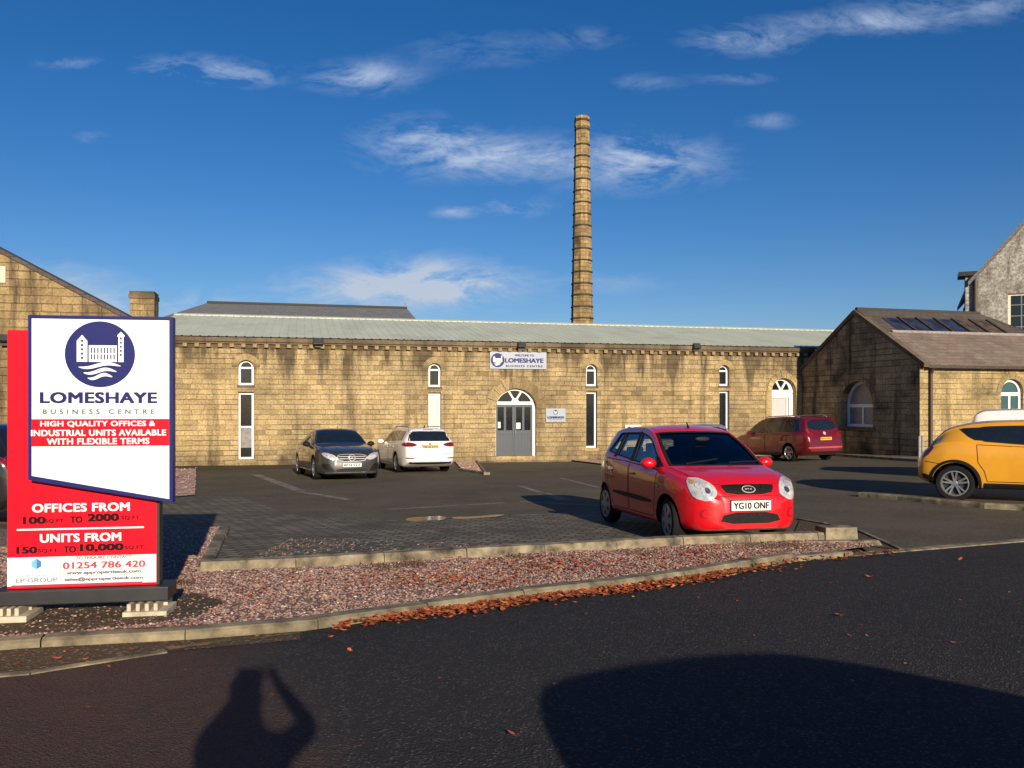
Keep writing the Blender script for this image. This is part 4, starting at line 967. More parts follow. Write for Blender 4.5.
h = z1-z0; cxx = (s0+s1)/2; emblem(cxx, z1-h*.28, h*.17, y-.001, p, M_NAVY, M_SIGNW); text('LOMESHAYE', (s1-s0)*.86, h*.16, cxx, z0+h*.34, y-.003, M_NAVY, p, .08); text('BUSINESS CENTRE', (s1-s0)*.7, h*.07, cxx, z0+h*.2, y-.003, M_NAVY, p, .0)
p, s0, s1, z0, z1, y = board('low_wall_sign', 625.5, 641, 425, 436, WO, WA, 'white board low on the wall seen over the red hatchback roof', M_SIGNW)
h = z1-z0; emblem(s0+(s1-s0)*.25, (z0+z1)/2+h*.12, h*.25, y-.001, p, M_NAVY, M_SIGNW)

# ------------------------------------------------------------------ the big roadside sign
SO, SA = ((7-CX)/F*6.10, 6.10), R(9)
sg = empty('roadside_sign', (SO[0], SO[1], 0), SA, 'large red and white business centre sign board on cream block feet', 'sign')
H_ = lambda px, py, bk=0: hit(px, py, SO, SA, bk)
rx1 = H_(156.5, 450)[0]; rz0 = H_(80, 587)[1]; rz1 = H_(12, 330)[1]
red = MB().box(0, rx1, 0, .08, rz0, rz1, bev=.004).build('red_panel', M_RED, sg, uv=False)
MB().box(rx1-.0, rx1+.02, .004, .10, rz0, rz1).build('side_trim', M_BLK, sg, uv=False)
zw = H_(80, 556)[1]
MB().box(.002, rx1-.002, -.0015, 0, rz0+.02, zw).build('white_band', M_SIGNW, red, uv=False)
def T(body, pc, y, w_, h_, mat, par, yy, bold=.0, bk=0, space=1.0):
    s_, z_ = H_(pc, y, bk); k_ = 5.95/F; return text(body, w_*k_, h_*k_*1.04, s_, z_, yy, mat, par, bold, space=space)
# pixel centres are (x, y) of each line as seen; sizes in px
T('OFFICES FROM', 81.5, 507.3, 95, 8.6, M_SIGNW, red, -.004, .035, space=1.06)
T('100', 34.5, 520.3, 22, 7.3, M_BLACKTXT, red, -.004, .06); T('SQ.FT', 54.5, 521, 18, 4.2, M_BLACKTXT, red, -.004, .03, space=1.1); T('TO', 76.5, 519.5, 12, 6.6, M_BLACKTXT, red, -.004, .035); T('2000', 103.5, 517.3, 31, 7.8, M_BLACKTXT, red, -.004, .06); T('SQ.FT', 130.5, 517.7, 18, 4.2, M_BLACKTXT, red, -.004, .03, space=1.1)
s0_, z_ = H_(17, 529.6); s1_ = H_(144, 529)[0]; MB().box(s0_, s1_, -.003, -.001, z_-.008, z_+.004).build('divider', M_SIGNW, red, uv=False)
T('UNITS FROM', 81, 537.4, 79, 8.6, M_SIGNW, red, -.004, .035, space=1.06)
T('150', 27, 550, 20, 7, M_BLACKTXT, red, -.004, .06); T('SQ.FT', 48, 550.7, 19, 4.2, M_BLACKTXT, red, -.004, .03, space=1.1); T('TO', 70, 549.3, 12, 6.6, M_BLACKTXT, red, -.004, .035); T('10,000', 102, 547.6, 43, 8.2, M_BLACKTXT, red, -.004, .06); T('SQ.FT', 134.5, 547.3, 19, 4.2, M_BLACKTXT, red, -.004, .03, space=1.1)
T('TO ENQUIRE CONTACT', 104, 557.3, 55, 3.6, M_GREYTXT, red, -.004, .03); T('01254 786 420', 104.5, 564.5, 81, 6.8, M_REDTXT, red, -.004, .035)
T('www.eppropertiesuk.com', 104, 572.2, 73, 4.6, M_GREYTXT, red, -.004, .045); T('sales@eppropertiesuk.com', 104, 578.6, 77, 4.6, M_GREYTXT, red, -.004, .045)
T('EP GROUP', 37, 580, 40, 4.6, plain('pale_lettering', (.22, .26, .32, 1), .5), red, -.004, .04)
T('INVESTMENT', 37, 575.3, 38, 1.6, plain('pale_lettering', (.22, .26, .32, 1), .5), red, -.004, .04)
lc = H_(36.5, 564.5); m = MB(); k_ = .0075
m.prism([(lc[0]-4.6*k_, lc[1]+3*k_), (lc[0], lc[1]+6*k_), (lc[0], lc[1]-4.5*k_), (lc[0]-4.6*k_, lc[1]-2*k_)], -.004, -.003); m.build('logo_hexagon', plain('pale_blue_vinyl', (.15, .45, .7, 1), .5), red, uv=False)
m = MB().prism([(lc[0]+4.6*k_, lc[1]+3*k_), (lc[0]+.2*k_, lc[1]+6*k_), (lc[0]+.2*k_, lc[1]-4.5*k_), (lc[0]+4.6*k_, lc[1]-2*k_)], -.004, -.003); m.build('logo_hexagon', plain('deep_blue_vinyl', (.03, .2, .5, 1), .5), red, uv=False)
lx = H_(60, 570)[0]; MB().box(lx, lx+.004, -.004, -.002, rz0+.05, zw-.03).build('divider', M_GREYTXT, red, uv=False)
rr0, rr1 = H_(12, 588)[0], H_(140, 588)[0]; MB().box(.03, rx1-.1, -.003, -.0016, rz0+.012, rz0+.028).build('red_stripe', plain('dull_red', (.35, .03, .06, 1), .5), red, uv=False)
# white panel, proud of the red one
OUT = -.10
A_ = H_(28, 316, OUT); B_ = H_(172.6, 316, OUT); C_ = H_(170, 503, OUT); D_ = H_(26.5, 480, OUT)
xl, xr, ztp = A_[0], B_[0], (A_[1]+B_[1])/2; zl, zr_ = D_[1], C_[1]
MB().prism([(xl, zl), (xr, zr_), (xr, ztp), (xl, ztp)], OUT, -.012).build('navy_case', M_NAVY, sg, uv=False)
bd = .026
wp = MB().prism([(xl+bd, zl+bd+.004), (xr-bd*.9, zr_+bd+.004), (xr-bd*.9, ztp-bd), (xl+bd, ztp-bd)], OUT-.003, OUT-.0005).build('white_panel', M_SIGNW, sg, uv=False)
ye = OUT-.0035; ec = H_(100.3, 354.3, OUT); re_ = 33.6*6.0/F
emblem(ec[0], ec[1], re_, ye, wp, M_NAVY, M_SIGNW)
def T2(b_, x, y, w_, h_, mat, bold=0, space=1.0):
    s_, z_ = H_(x, y, OUT); text(b_, w_*5.82/F, h_*6.0/F, s_, z_, ye-.002, mat, wp, bold, space=space)
T2('LOMESHAYE', 99.3, 397.7, 115.5, 11.5, M_NAVY, .045, 1.06); T2('BUSINESS CENTRE', 99.3, 411.6, 110, 5.0, M_GREYTXT, 0.04, 1.8)
rz = (H_(100, 419, OUT)[1], H_(100, 446, OUT)[1]); MB().box(xl+bd, xr-bd*.9, ye-.0006, ye+.0002, rz[1], rz[0]).build('red_band', M_RED, wp, uv=False)
T2('HIGH QUALITY OFFICES &', 98.5, 424, 113, 6.3, M_SIGNW, .03, 1.06); T2('INDUSTRIAL UNITS AVAILABLE', 99.6, 432.7, 133, 6.3, M_SIGNW, .03, 1.06); T2('WITH FLEXIBLE TERMS', 98.8, 441.2, 101, 6.3, M_SIGNW, .03, 1.06)
bz0, bz1 = H_(80, 602)[1], rz0-.003
MB().box(-.08, H_(170.5, 590)[0], -.07, .20, bz0, bz1, bev=.01).build('plinth', M_BLK, sg, uv=False)
MB().box(.1, .16, .10, .14, bz0, rz1-.1).box(rx1-.16, rx1-.1, .10, .14, bz0, rz1-.1).build('rear_posts', M_BLK, sg, uv=False)
for px0, px1 in ((-2, 29), (131, 166)):
    f0, f1 = H_(px0, 605)[0], H_(px1, 605)[0]; m = MB(); zb = .055
    m.box(f0-.02, f1+.04, -.15, .16, zb-.03, zb+.015, bev=.004)
    for q in range(4): xx = f0+(f1-f0)*(q+.1)/4; m.box(xx, xx+.028, -.13, .15, zb+.0155, bz0-.002, bev=.003)
    m.box(f0, f1, .05, .20, zb+.0155, bz0-.003)
    m.build('block_foot', M_CREAM, sg, uv=False)

# ------------------------------------------------------------------ vehicles
def pchip(xs, ys):
    xs, ys = np.array(xs, float), np.array(ys, float); h = np.diff(xs); dl = np.diff(ys)/h; n = len(xs); d_ = np.zeros(n)
    for i in range(1, n-1):
        if dl[i-1]*dl[i] > 0: w1, w2 = 2*h[i]+h[i-1], h[i]+2*h[i-1]; d_[i] = (w1+w2)/(w1/dl[i-1]+w2/dl[i])
    d_[0], d_[-1] = dl[0], dl[-1]
    def f(x):
        x = min(max(x, xs[0]), xs[-1]); i = min(max(int(np.searchsorted(xs, x)-1), 0), n-2); t_ = (x-xs[i])/h[i]
        return float((2*t_**3-3*t_**2+1)*ys[i]+(t_**3-2*t_**2+t_)*h[i]*d_[i]+(-2*t_**3+3*t_**2)*ys[i+1]+(t_**3-t_**2)*h[i]*d_[i+1])
    return f
def crom(P, k=5):
    out = []
    n = len(P)
    for i in range(n-1):
        p0 = P[i-1] if i else (2*P[0][0]-P[1][0], 2*P[0][1]-P[1][1]); p1, p2 = P[i], P[i+1]; p3 = P[i+2] if i+2 < n else (2*p2[0]-p1[0], 2*p2[1]-p1[1])
        for j in range(k):
            t_ = j/k
            out.append(tuple(.5*((2*p1[a])+(-p0[a]+p2[a])*t_+(2*p0[a]-5*p1[a]+4*p2[a]-p3[a])*t_*t_+(-p0[a]+3*p1[a]-3*p2[a]+p3[a])*t_**3) for a in (0, 1)))
    return out+[P[-1]]
def chaikin(P, n=2):
    for _ in range(n): P = [q for i in range(len(P)) for q in (((P[i][0]*.78+P[(i+1) % len(P)][0]*.22), (P[i][1]*.78+P[(i+1) % len(P)][1]*.22)), ((P[i][0]*.22+P[(i+1) % len(P)][0]*.78), (P[i][1]*.22+P[(i+1) % len(P)][1]*.78)))]
    return P
M_TYRE = plain('tyre_rubber', (.011, .0105, .010, 1), .85, var=.2, spec=.2)
M_RIM = plain('alloy_rim', (.42, .42, .43, 1), .35, metal=.8)
M_HUBCAP = plain('grey_wheel_cover', (.26, .26, .27, 1), .4, metal=.5)
M_RIMDARK = plain('dark_wheel_inside', (.02, .02, .02, 1), .7)
M_PLASTIC = plain('black_plastic', (.010, .010, .011, 1), .6, spec=.25)
M_GAP = plain('panel_gap', (.008, .006, .006, 1), .8)
M_CGLASS = plain('car_privacy_glass', (.010, .014, .020, 1), .06, spec=.9, var=.1)
M_CHROME = plain('chrome', (.62, .62, .62, 1), .25, metal=.35)
M_LAMP = plain('headlamp_glass', (.58, .58, .58, 1), .18, metal=.25, coat=1, var=.2, scale=11)
M_LAMPB = plain('headlamp_reflector', (.85, .85, .85, 1), .12, metal=.4, coat=1, var=.3, scale=30)
M_LAMPD = plain('headlamp_smoked', (.12, .13, .15, 1), .15, metal=.4, coat=1, var=.5, scale=20)
M_AMBER = plain('amber_lens', (.5, .2, .04, 1), .2, coat=1)
M_TAIL = plain('red_lens', (.20, .008, .012, 1), .15, coat=1, var=.3, scale=20)
M_PLATEW = plain('white_plate', (.75, .74, .70, 1), .4, var=.02); M_PLATEY = plain('yellow_plate', (.80, .45, .02, 1), .4, var=.02)
M_SEAT = plain('seat_fabric', (.045, .045, .05, 1), .9)
M_INT = plain('car_interior', (.03, .03, .032, 1), .8)
def mesh_tex(name):
    m, t, b = newmat(name); tc = t.node('ShaderNodeTexCoord').outputs['Object']
    v = t.node('ShaderNodeTexVoronoi'); v.inputs['Scale'].default_value = 75; t.l.new(tc, v.inputs['Vector'])
    t.l.new(t.ramp(v.outputs['Distance'], [(.25, (.002, .002, .002, 1)), (.6, (.014, .013, .013, 1))]), b.inputs['Base Color']); b.inputs['Specular IOR Level'].default_value = .15; b.inputs['Roughness'].default_value = .6; return m
M_MESH = mesh_tex('grille_mesh')
def tint(name, tr, rough=.02):
    m = bpy.data.materials.new(name); m.use_nodes = True; nt = m.node_tree; nt.nodes.clear(); t = NT(nt)
    o = t.node('ShaderNodeOutputMaterial'); tp = t.node('ShaderNodeBsdfTransparent'); tp.inputs[0].default_value = tr
    gl = t.node('ShaderNodeBsdfGlossy'); gl.inputs['Roughness'].default_value = rough; gl.inputs[0].default_value = (.9, .95, 1, 1)
    fr = t.node('ShaderNodeFresnel'); fr.inputs[0].default_value = 1.6
    n = t.noise(t.node('ShaderNodeTexCoord').outputs['Object'], 3, 2); f = t.math('ADD', fr.outputs[0], t.math('MULTIPLY', n, .03))
    mx = t.node('ShaderNodeMixShader'); t.l.new(f, mx.inputs[0]); t.l.new(tp.outputs[0], mx.inputs[1]); t.l.new(gl.outputs[0], mx.inputs[2]); t.l.new(mx.outputs[0], o.inputs[0]); return m
M_CLEAR = tint('clear_car_glass', (.80, .87, .86, 1))
def paint(name, col, metal=0.0, rough=.4, coat=1.0):
    return plain(name, col, rough, metal, coat, var=.03, scale=3)

class Car:
    def __init__(s, name, label, cat, L, zb, wl, zbelt, zt, wt, pm, wbk=.935, group=None):
        s.L = L; s.root = empty(name, label=label, cat=cat, group=group); s.pm = pm
        s.zb, s.wl, s.zbelt, s.zt, s.wt = (pchip(*zip(*c)) for c in (zb, wl, zbelt, zt, wt)); s.wbk = wbk
    def ringpts(s, x, dw=0, dz=0, zb=None, dx=0, k=5):
        wl = s.wl(x)-dw; zt = s.zt(x+dx)-dz; z0 = s.zb(x) if zb is None else zb; zl = min(s.zbelt(x)-dz*.4, zt-.02); wt = min(s.wt(x)-dw*.8, wl*.97)
        wb = min(wl*s.wbk, wl); cr = min(.05, .45*(zt-zl)); H = zl-z0
        P = [(0, z0), (.55*wl, z0), (.86*wl, z0+.01), (.965*wl, z0+.07*min(1, H/.5)), (wl*.995, z0+.32*H), (wl, z0+.62*H), (wl*.99, zl-.12*H), (wb+.35*(wl-wb), zl-.015*H), (wb, zl+min(.02, .2*(zt-zl))),
             (wt+.012, zt-cr-min(.03, .25*(zt-zl))), (wt-.035, zt-cr+min(.012, cr*.5)), (wt*.62, zt-cr*.30), (wt*.3, zt-cr*.07), (0, zt)]
        return crom(P, k)
    def loft(s, x0, x1, n=70, **k):
        m = MB(); rings = []
        for i in range(n+1):
            e = i/n; e = .5-.5*math.cos(math.pi*e); e = .55*e+.45*i/n; x = x0+(x1-x0)*e
            hp = s.ringpts(x, **k); full = hp+[(-a, b_) for a, b_ in hp[-2:0:-1]]
            rings.append([m.b.verts.new((x-s.L/2, a, b_)) for a, b_ in full])
        N = len(rings[0])
        for i in range(n):
            for j in range(N): m.b.faces.new([rings[i][j], rings[i][(j+1) % N], rings[i+1][(j+1) % N], rings[i+1][j]])
        m.b.faces.new(rings[0]); m.b.faces.new(rings[-1]); bmesh.ops.recalc_face_normals(m.b, faces=m.b.faces); return m
    def body(s, wheels, rw, see=False, cab=None, sidewins=(), ws=None, rear=None, dark=None):
        """wheels: axle x positions; rw wheel radius"""
        m = s.loft(0, s.L, 90); s.bvh = BVHTree.FromBMesh(m.b); L = s.L
        s.axles = wheels; s.rw = rw; s.sidewins = sidewins
        body = m.build('body', [s.pm, M_PLASTIC], s.root, uv=False); cs = []
        for ax in wheels:
            for sg_ in (1, -1):
                W = s.wl(ax); c = MB(); c.lathe([(1e-4, sg_*(W-.26)), (rw*1.14, sg_*(W-.26)), (rw*1.17, sg_*(W+.2)), (1e-4, sg_*(W+.2))], (ax-L/2, 0, rw*1.02), 'y', 40, 0)
                for f in c.b.faces: f.material_index = 1
                cs.append(c.build('cut', [s.pm, M_PLASTIC], s.root, uv=False))
        if see:
            c = s.loft(cab[0], cab[1], 50, dw=.055, dz=.05, zb=.33, dx=.0)
            for f in c.b.faces: f.material_index = 1
            cs.append(c.build('cut', [s.pm, M_PLASTIC], s.root, uv=False))
            for wv in sidewins:
                for sg_ in (1, -1):
                    P = s.winpoly(*wv); W = .35
                    c = MB().prism([(a-L/2, b_) for a, b_ in P], sg_*W, sg_*1.2, mi=1); cs.append(c.build('cut', [s.pm, M_PLASTIC], s.root, uv=False))
            P = s.wspoly(*ws); c = MB().prism([(a-L/2, b_) for a, b_ in P], s.zt(ws[0])-.02, 2.2, 'xy', mi=1); cs.append(c.build('cut', [s.pm, M_PLASTIC], s.root, uv=False))
            P = rear; c = MB().prism(P, cab[1]-.35-L/2, L/2+.2, 'yz', mi=1); cs.append(c.build('cut', [s.pm, M_PLASTIC], s.root, uv=False))
        bpy.context.view_layer.update(); boolean(body, cs); body.parent = s.root
        for p in body.data.polygons: p.use_smooth = True
        body.data.set_sharp_from_angle(angle=R(38)); s.bodyo = body
        return body
    def winpoly(s, xb0, xt0, xb1, xt1, lo=.045, hi=.065, n=12):
        bot = [(xb0+(xb1-xb0)*i/n) for i in range(n+1)]; top = [(xt0+(xt1-xt0)*i/n) for i in range(n+1)]
        P = [(x, s.zbelt(x)+lo) for x in bot]; Q = [(x, max(s.zt(x)-.05-hi, s.zbelt(x)+lo+.02)) for x in top]
        return P+Q[::-1]
    def wspoly(s, x0, x1, ins=.06, n=10, bow=.07):
        a = [(x0+(x1-x0)*i/n) for i in range(n+1)]; r_ = [(x, s.wt(x)-ins) for x in a]; w0 = r_[0][1]; w1 = r_[-1][1]
        front = [(x0-bow*(1-(y/w0)**2), y) for y in np.linspace(-w0, w0, 9)[1:-1]]; back = [(x1-bow*.5*(1-(y/w1)**2), y) for y in np.linspace(w1, -w1, 9)[1:-1]]
        return [(x0, -w0)]+front+r_+back+[(x, -y) for x, y in r_[::-1]][:-1]
    def patch(s, name, poly, ax, off, mat, parent=None, step=.05, rim=.006, side=1, label=None):
        """a piece of bodywork trim that follows the body surface inside an outline.
        ax 'y': outline (x,z) seen from the side; 'x0' front, 'x1' rear: outline (y,z); 'z': outline (x,y)"""
        L = s.L; P = [tuple(p) for p in poly]; out = []
        for i, p in enumerate(P):
            q = P[(i+1) % len(P)]; d_ = math.dist(p, q); k = max(1, int(d_/step)); out += [(p[0]+(q[0]-p[0])*j/k, p[1]+(q[1]-p[1])*j/k) for j in range(k)]
        pts = [Vector(p) for p in out]; n = len(pts); xs = [p[0] for p in out]; ys = [p[1] for p in out]
        gx = min(xs)+step/2
        while gx < max(xs):
            gy = min(ys)+step/2
            while gy < max(ys): pts.append(Vector((gx, gy))); gy += step
            gx += step
        vs, es, fs, *_ = geometry.delaunay_2d_cdt(pts, [(i, (i+1) % n) for i in range(n)], [list(range(n))], 1, 1e-5)
        m = bmesh.new(); bv = []
        for v in vs:
            if ax == 'y': o, d_ = Vector((v.x-L/2, side*2, v.y)), Vector((0, -side, 0))
            elif ax == 'x0': o, d_ = Vector((-L/2-1, v.x, v.y)), Vector((1, 0, 0))
            elif ax == 'x1': o, d_ = Vector((L/2+1, v.x, v.y)), Vector((-1, 0, 0))
            else: o, d_ = Vector((v.x-L/2, v.y, 3)), Vector((0, 0, -1))
            h, nn_, _, _ = s.bvh.ray_cast(o, d_)
            if h is None: h, nn_, _, _ = s.bvh.find_nearest(o+d_*1.6)
            if nn_.dot(d_) > 0: nn_ = -nn_
            bv.append((m.verts.new(h+nn_*off), h, nn_))
        for f in fs:
            try: m.faces.new([bv[i][0] for i in f])
            except ValueError: pass
        m.verts.index_update(); m.faces.ensure_lookup_table()
        be = [e for e in m.edges if len(e.link_faces) == 1]; low = {}
        info = {b_[0]: b_ for b_ in bv}
        if rim:
            for e in be:
                for v in e.verts:
                    if v not in low: low[v] = m.verts.new(v.co-info[v][2]*(rim+max(off, 0)))
            for e in be: a, b_ = e.verts; m.faces.new([a, b_, low[b_], low[a]])
        bmesh.ops.recalc_face_normals(m, faces=m.faces)
        # make sure it faces outward
        f0 = next(iter(m.faces)); 
        me = bpy.data.meshes.new(name); m.to_mesh(me); m.free(); me.materials.append(mat)
        for p in me.polygons: p.use_smooth = True
        me.set_sharp_from_angle(angle=R(45))
        o = bpy.data.objects.new(name, me); COL.objects.link(o); o.parent = parent or s.root
        if label: o['label'] = label
        return o
    def both(s, name, poly, off, mat, **k):
        return [s.patch(name, poly, 'y', off, mat, side=sd, **k) for sd in (1, -1)]
    def mirx(s, name, poly, ax, off, mat, parents=None, **k):
        return [s.patch(name, [(sd*a, b_) for a, b_ in poly], ax, off, mat, parent=None if parents is None else parents[i], **k) for i, sd in enumerate((1, -1))]
    def loop(s, name, poly, ax, wdt, off, mat, side=1, parent=None, closed=True):
        """thin line following the body: seal or panel gap"""
        L = s.L; out = []
        P = list(poly)+([poly[0]] if closed else [])
        for a, b_ in zip(P[:-1], P[1:]):
            k = max(1, int(math.dist(a, b_)/.04)); out += [(a[0]+(b_[0]-a[0])*j/k, a[1]+(b_[1]-a[1])*j/k) for j in range(k)]
        if not closed: out.append(tuple(P[-1]))
        q3, n3 = [], []
        for v in out:
            if ax == 'y': o, d_ = Vector((v[0]-L/2, side*2, v[1])), Vector((0, -side, 0))
            elif ax == 'x0': o, d_ = Vector((-L/2-1, v[0], v[1])), Vector((1, 0, 0))
            elif ax == 'x1': o, d_ = Vector((L/2+1, v[0], v[1])), Vector((-1, 0, 0))
            else: o, d_ = Vector((v[0]-L/2, v[1], 3)), Vector((0, 0, -1))
            h, nn_, _, _ = s.bvh.ray_cast(o, d_)
            if h is None: continue
            if nn_.dot(d_) > 0: nn_ = -nn_
            q3.append(h); n3.append(nn_)
        m = bmesh.new(); N = len(q3); pairs = []
        for i in range(N):
            a = q3[i-1] if (closed or i) else q3[0]; b_ = q3[(i+1) % N] if (closed or i < N-1) else q3[-1]
            tdir = (b_-a).normalized(); bn_ = tdir.cross(n3[i]).normalized(); pairs.append((m.verts.new(q3[i]+bn_*wdt/2+n3[i]*off), m.verts.new(q3[i]-bn_*wdt/2+n3[i]*off)))
        for i in range(N if closed else N-1):
            a, b_ = pairs[i], pairs[(i+1) % N]
            try: m.faces.new([a[0], a[1], b_[1], b_[0]])
            except ValueError: pass
        me = bpy.data.meshes.new(name); m.to_mesh(me); m.free(); me.materials.append(mat); o = bpy.data.objects.new(name, me); COL.objects.link(o); o.parent = parent or s.root; return o
    def wheel(s, ax, sd, r, wd, spokes, rm, rimf=.66, sw=.06, twin=False, cap=False, steer=0):
        y = sd*(s.wl(ax)-.02-wd/2); wr = empty('wheel'); wr.parent = s.root; wr.location = (ax-s.L/2, y, r); wr.rotation_euler = (0, 0, R(steer)); R_ = r*rimf
        o_ = sd*wd/2
        MB().lathe([(R_, -o_), (r*.93, -o_), (r*.985, -o_*.8), (r, -o_*.55), (r, o_*.55), (r*.985, o_*.8), (r*.94, o_), (r*.8, o_*1.06), (R_+.012, o_*1.0), (R_, o_*.9)], (0, 0, 0), 'y', 48).build('tyre', M_TYRE, wr, smooth=35, uv=False)
        m = MB(); m.lathe([(R_+.004, o_*.9), (R_+.006, o_*1.03), (R_-.012, o_*1.05), (R_-.03, o_*.8), (R_-.035, -o_*.6)], (0, 0, 0), 'y', 48)
        if cap:
            m.lathe([(R_-.012, o_*.9), (R_*.8, o_*1.02), (R_*.35, o_*1.10), (1e-4, o_*1.12)], (0, 0, 0), 'y', 48)
        for k in range(spokes):
            for dg in ((-11, 11) if twin else (0,)):
                g = 2*math.pi*k/spokes+R(dg)+.3; c_, s_ = math.cos(g), math.sin(g); a_, b_ = sw*.5, sw*(.5 if twin else .72)
                y0, y1, y2 = o_*.55, o_*.98, o_*.9
                if cap: continue
                P = []
                for rr, hw_, ya, yb in ((R_*.16, a_, o_*.6, o_*.86), (R_-.006, b_, o_*.72, o_*1.0)):
                    for w_ in (-hw_, hw_):
                        for yy_ in (ya, yb): P.append((rr*c_-w_*s_, yy_, rr*s_+w_*c_))
                m._put(P, [(0, 1, 3, 2), (4, 6, 7, 5), (0, 4, 5, 1), (2, 3, 7, 6), (1, 5, 7, 3), (0, 2, 6, 4)])
        m.lathe([(1e-4, o_*.95), (R_*.17, o_*.93), (R_*.24, o_*.8), (R_*.24, o_*.5)], (0, 0, 0), 'y', 24)
        m.build('rim', rm, wr, smooth=35, uv=False)
        if cap:
            mm = MB()
            for k in range(spokes):
                g = 2*math.pi*(k+.5)/spokes; g0, g1 = g-.27, g+.27
                Q = [(R_*.45, g-.12), (R_*.78, g0), (R_*.86, g), (R_*.78, g1), (R_*.45, g+.12)]
                yv = lambda rr: np.interp(rr, [0, R_*.35, R_*.8, R_], [o_*1.12, o_*1.10, o_*1.02, o_*.9])*1.012
                mm._put([(rr*math.cos(a), yv(rr), rr*math.sin(a)) for rr, a in Q], [tuple(range(5))])
            mm.build('cover_slots', M_RIMDARK, wr, uv=False)
        else:
            MB().lathe([(R_-.02, o_*.35), (1e-4, o_*.35)], (0, 0, 0), 'y', 32).build('brake_disc', M_RIMDARK, wr, uv=False)
        return wr
    def mirror(s, x, z, sd, mat, sz=(.09, .105, .075), blk=M_PLASTIC):
        W = s.wl(x)*s.wbk; mr = empty('door_mirror'); mr.parent = s.root; mr.location = (x-s.L/2, sd*(W+.10), z)
        m = MB().ell((0, 0, 0), sz, 8)
        for v in m.b.verts:
            if v.co.x > sz[0]*.35: v.co.x = sz[0]*.35
        m.build('mirror_shell', mat, mr, smooth=60, uv=False)
        MB().tube([(.0, -sd*.07, -.05), (0.02, -sd*.14, -.075)], [.022, .03]).build('mirror_arm', blk, mr, uv=False)
        return mr
    def plate(s, front, z, txt, w_=.52, h_=.11, yc=0, x=None, tilt=0):
        sg_ = -1 if front else 1; xx = x if x is not None else 0
        h, _, _, _ = s.bvh.ray_cast(Vector((sg_*(s.L/2+1), 0, z)), Vector((-sg_, 0, 0))); X = h.x+sg_*.012
        pl = MB().box(min(X, X+sg_*.008), max(X, X+sg_*.008), -w_/2, w_/2, z-h_/2, z+h_/2).build('number_plate', M_PLATEW if front else M_PLATEY, s.root, uv=False)
        rt = Matrix.Rotation(R(-90) if front else R(90), 4, 'Z')
        text(txt, w_*.90, h_*.66, 0, z, -abs(X)-.0095, M_BLACKTXT, pl, .03, rot=rt.to_3x3())
        MB().box(min(X-sg_*.012, X-sg_*.0005), max(X-sg_*.012, X-sg_*.0005), -w_/2-.01, w_/2+.01, z-h_/2-.01, z+h_/2+.01).build('plate_backing', M_PLASTIC, s.root, uv=False)
    def seats(s, rows, zc=.85):
        for x, hh in rows:
            for y in (-.34, .34):
                st = empty('seat'); st.parent = s.root
                m = MB().box(x-.06-s.L/2, x+.08-s.L/2, y-.24, y+.24, .45, hh-.16, bev=.04).box(x-.5-s.L/2, x-.02-s.L/2, y-.24, y+.24, .36, .5, bev=.04); m.build('seat_back', M_SEAT, st, uv=False)
                MB().box(x-.03-s.L/2, x+.06-s.L/2, y-.13, y+.13, hh-.13, hh+.06, bev=.03).tube([(x+.02-s.L/2, y-.06, hh-.2), (x+.02-s.L/2, y-.06, hh-.1)], .008).build('headrest', M_SEAT, st, uv=False)
    def place(s, X, Y, yaw, dz=.006):
        n = Vector((gz(X-.5, Y)-gz(X+.5, Y), gz(X, Y-.5)-gz(X, Y+.5), 1)).normalized()
        f = Vector((math.cos(R(yaw)), math.sin(R(yaw)), 0)); f = (f-n*f.dot(n)).normalized(); l = n.cross(f)
        s.root.matrix_world = Matrix(((-f.x, -l.x, n.x, X), (-f.y, -l.y, n.y, Y), (-f.z, -l.z, n.z, gz(X, Y)+dz), (0, 0, 0, 1)))

def rect(x0, x1, z0, z1): return [(x0, z0), (x1, z0), (x1, z1), (x0, z1)]
def arch_lip(c, ax, mat, w_=.05, off=.012, name='wheel_arch_trim', z0=.22):
    r0 = c.rw*1.17; pts = []
    for a in np.linspace(-12, 192, 26): pts.append((ax+(r0+w_)*math.cos(R(a)), c.rw*1.02+(r0+w_)*math.sin(R(a))))
    for a in np.linspace(192, -12, 26): pts.append((ax+(r0+.002)*math.cos(R(a)), c.rw*1.02+(r0+.002)*math.sin(R(a))))
    c.both(name, pts, off, mat, step=.04)

# ---- red hatchback (nearest)
PR = paint('red_car_paint', (.66, .004, .010, 1), 0, .3)
c = Car('parked_car', 'small bright red hatchback parked nose to the kerb, nearest car', 'car', 3.535,
        zb=[(0, .24), (.15, .20), (.5, .19), (3.1, .20), (3.4, .26), (3.535, .34)],
        wl=[(0, .42), (.03, .53), (.08, .61), (.16, .675), (.3, .735), (.5, .775), (.8, .797), (2.6, .797), (3.0, .785), (3.3, .745), (3.45, .69), (3.535, .60)],
        zbelt=[(0, .56), (.06, .66), (.14, .735), (.3, .80), (.55, .85), (.8, .885), (1.2, .90), (2.5, 1.0), (3.1, 1.06), (3.3, 1.0), (3.45, .86), (3.535, .60)],
        zt=[(0, .60), (.06, .71), (.14, .785), (.3, .86), (.55, .92), (.72, .95), (.84, .985), (1.2, 1.20), (1.5, 1.37), (1.7, 1.445), (2.05, 1.49), (2.6, 1.49), (3.0, 1.455), (3.2, 1.40), (3.30, 1.29), (3.40, 1.08), (3.47, .88), (3.535, .62)],
        wt=[(0, .34), (.1, .48), (.3, .60), (.55, .665), (.82, .70), (1.2, .665), (1.55, .595), (2.0, .555), (2.8, .545), (3.2, .55), (3.4, .56), (3.535, .45)], pm=PR)
SW = ((1.02, 1.20, 1.96, 1.98), (2.04, 2.05, 2.62, 2.60), (2.67, 2.645, 3.0, 2.84))
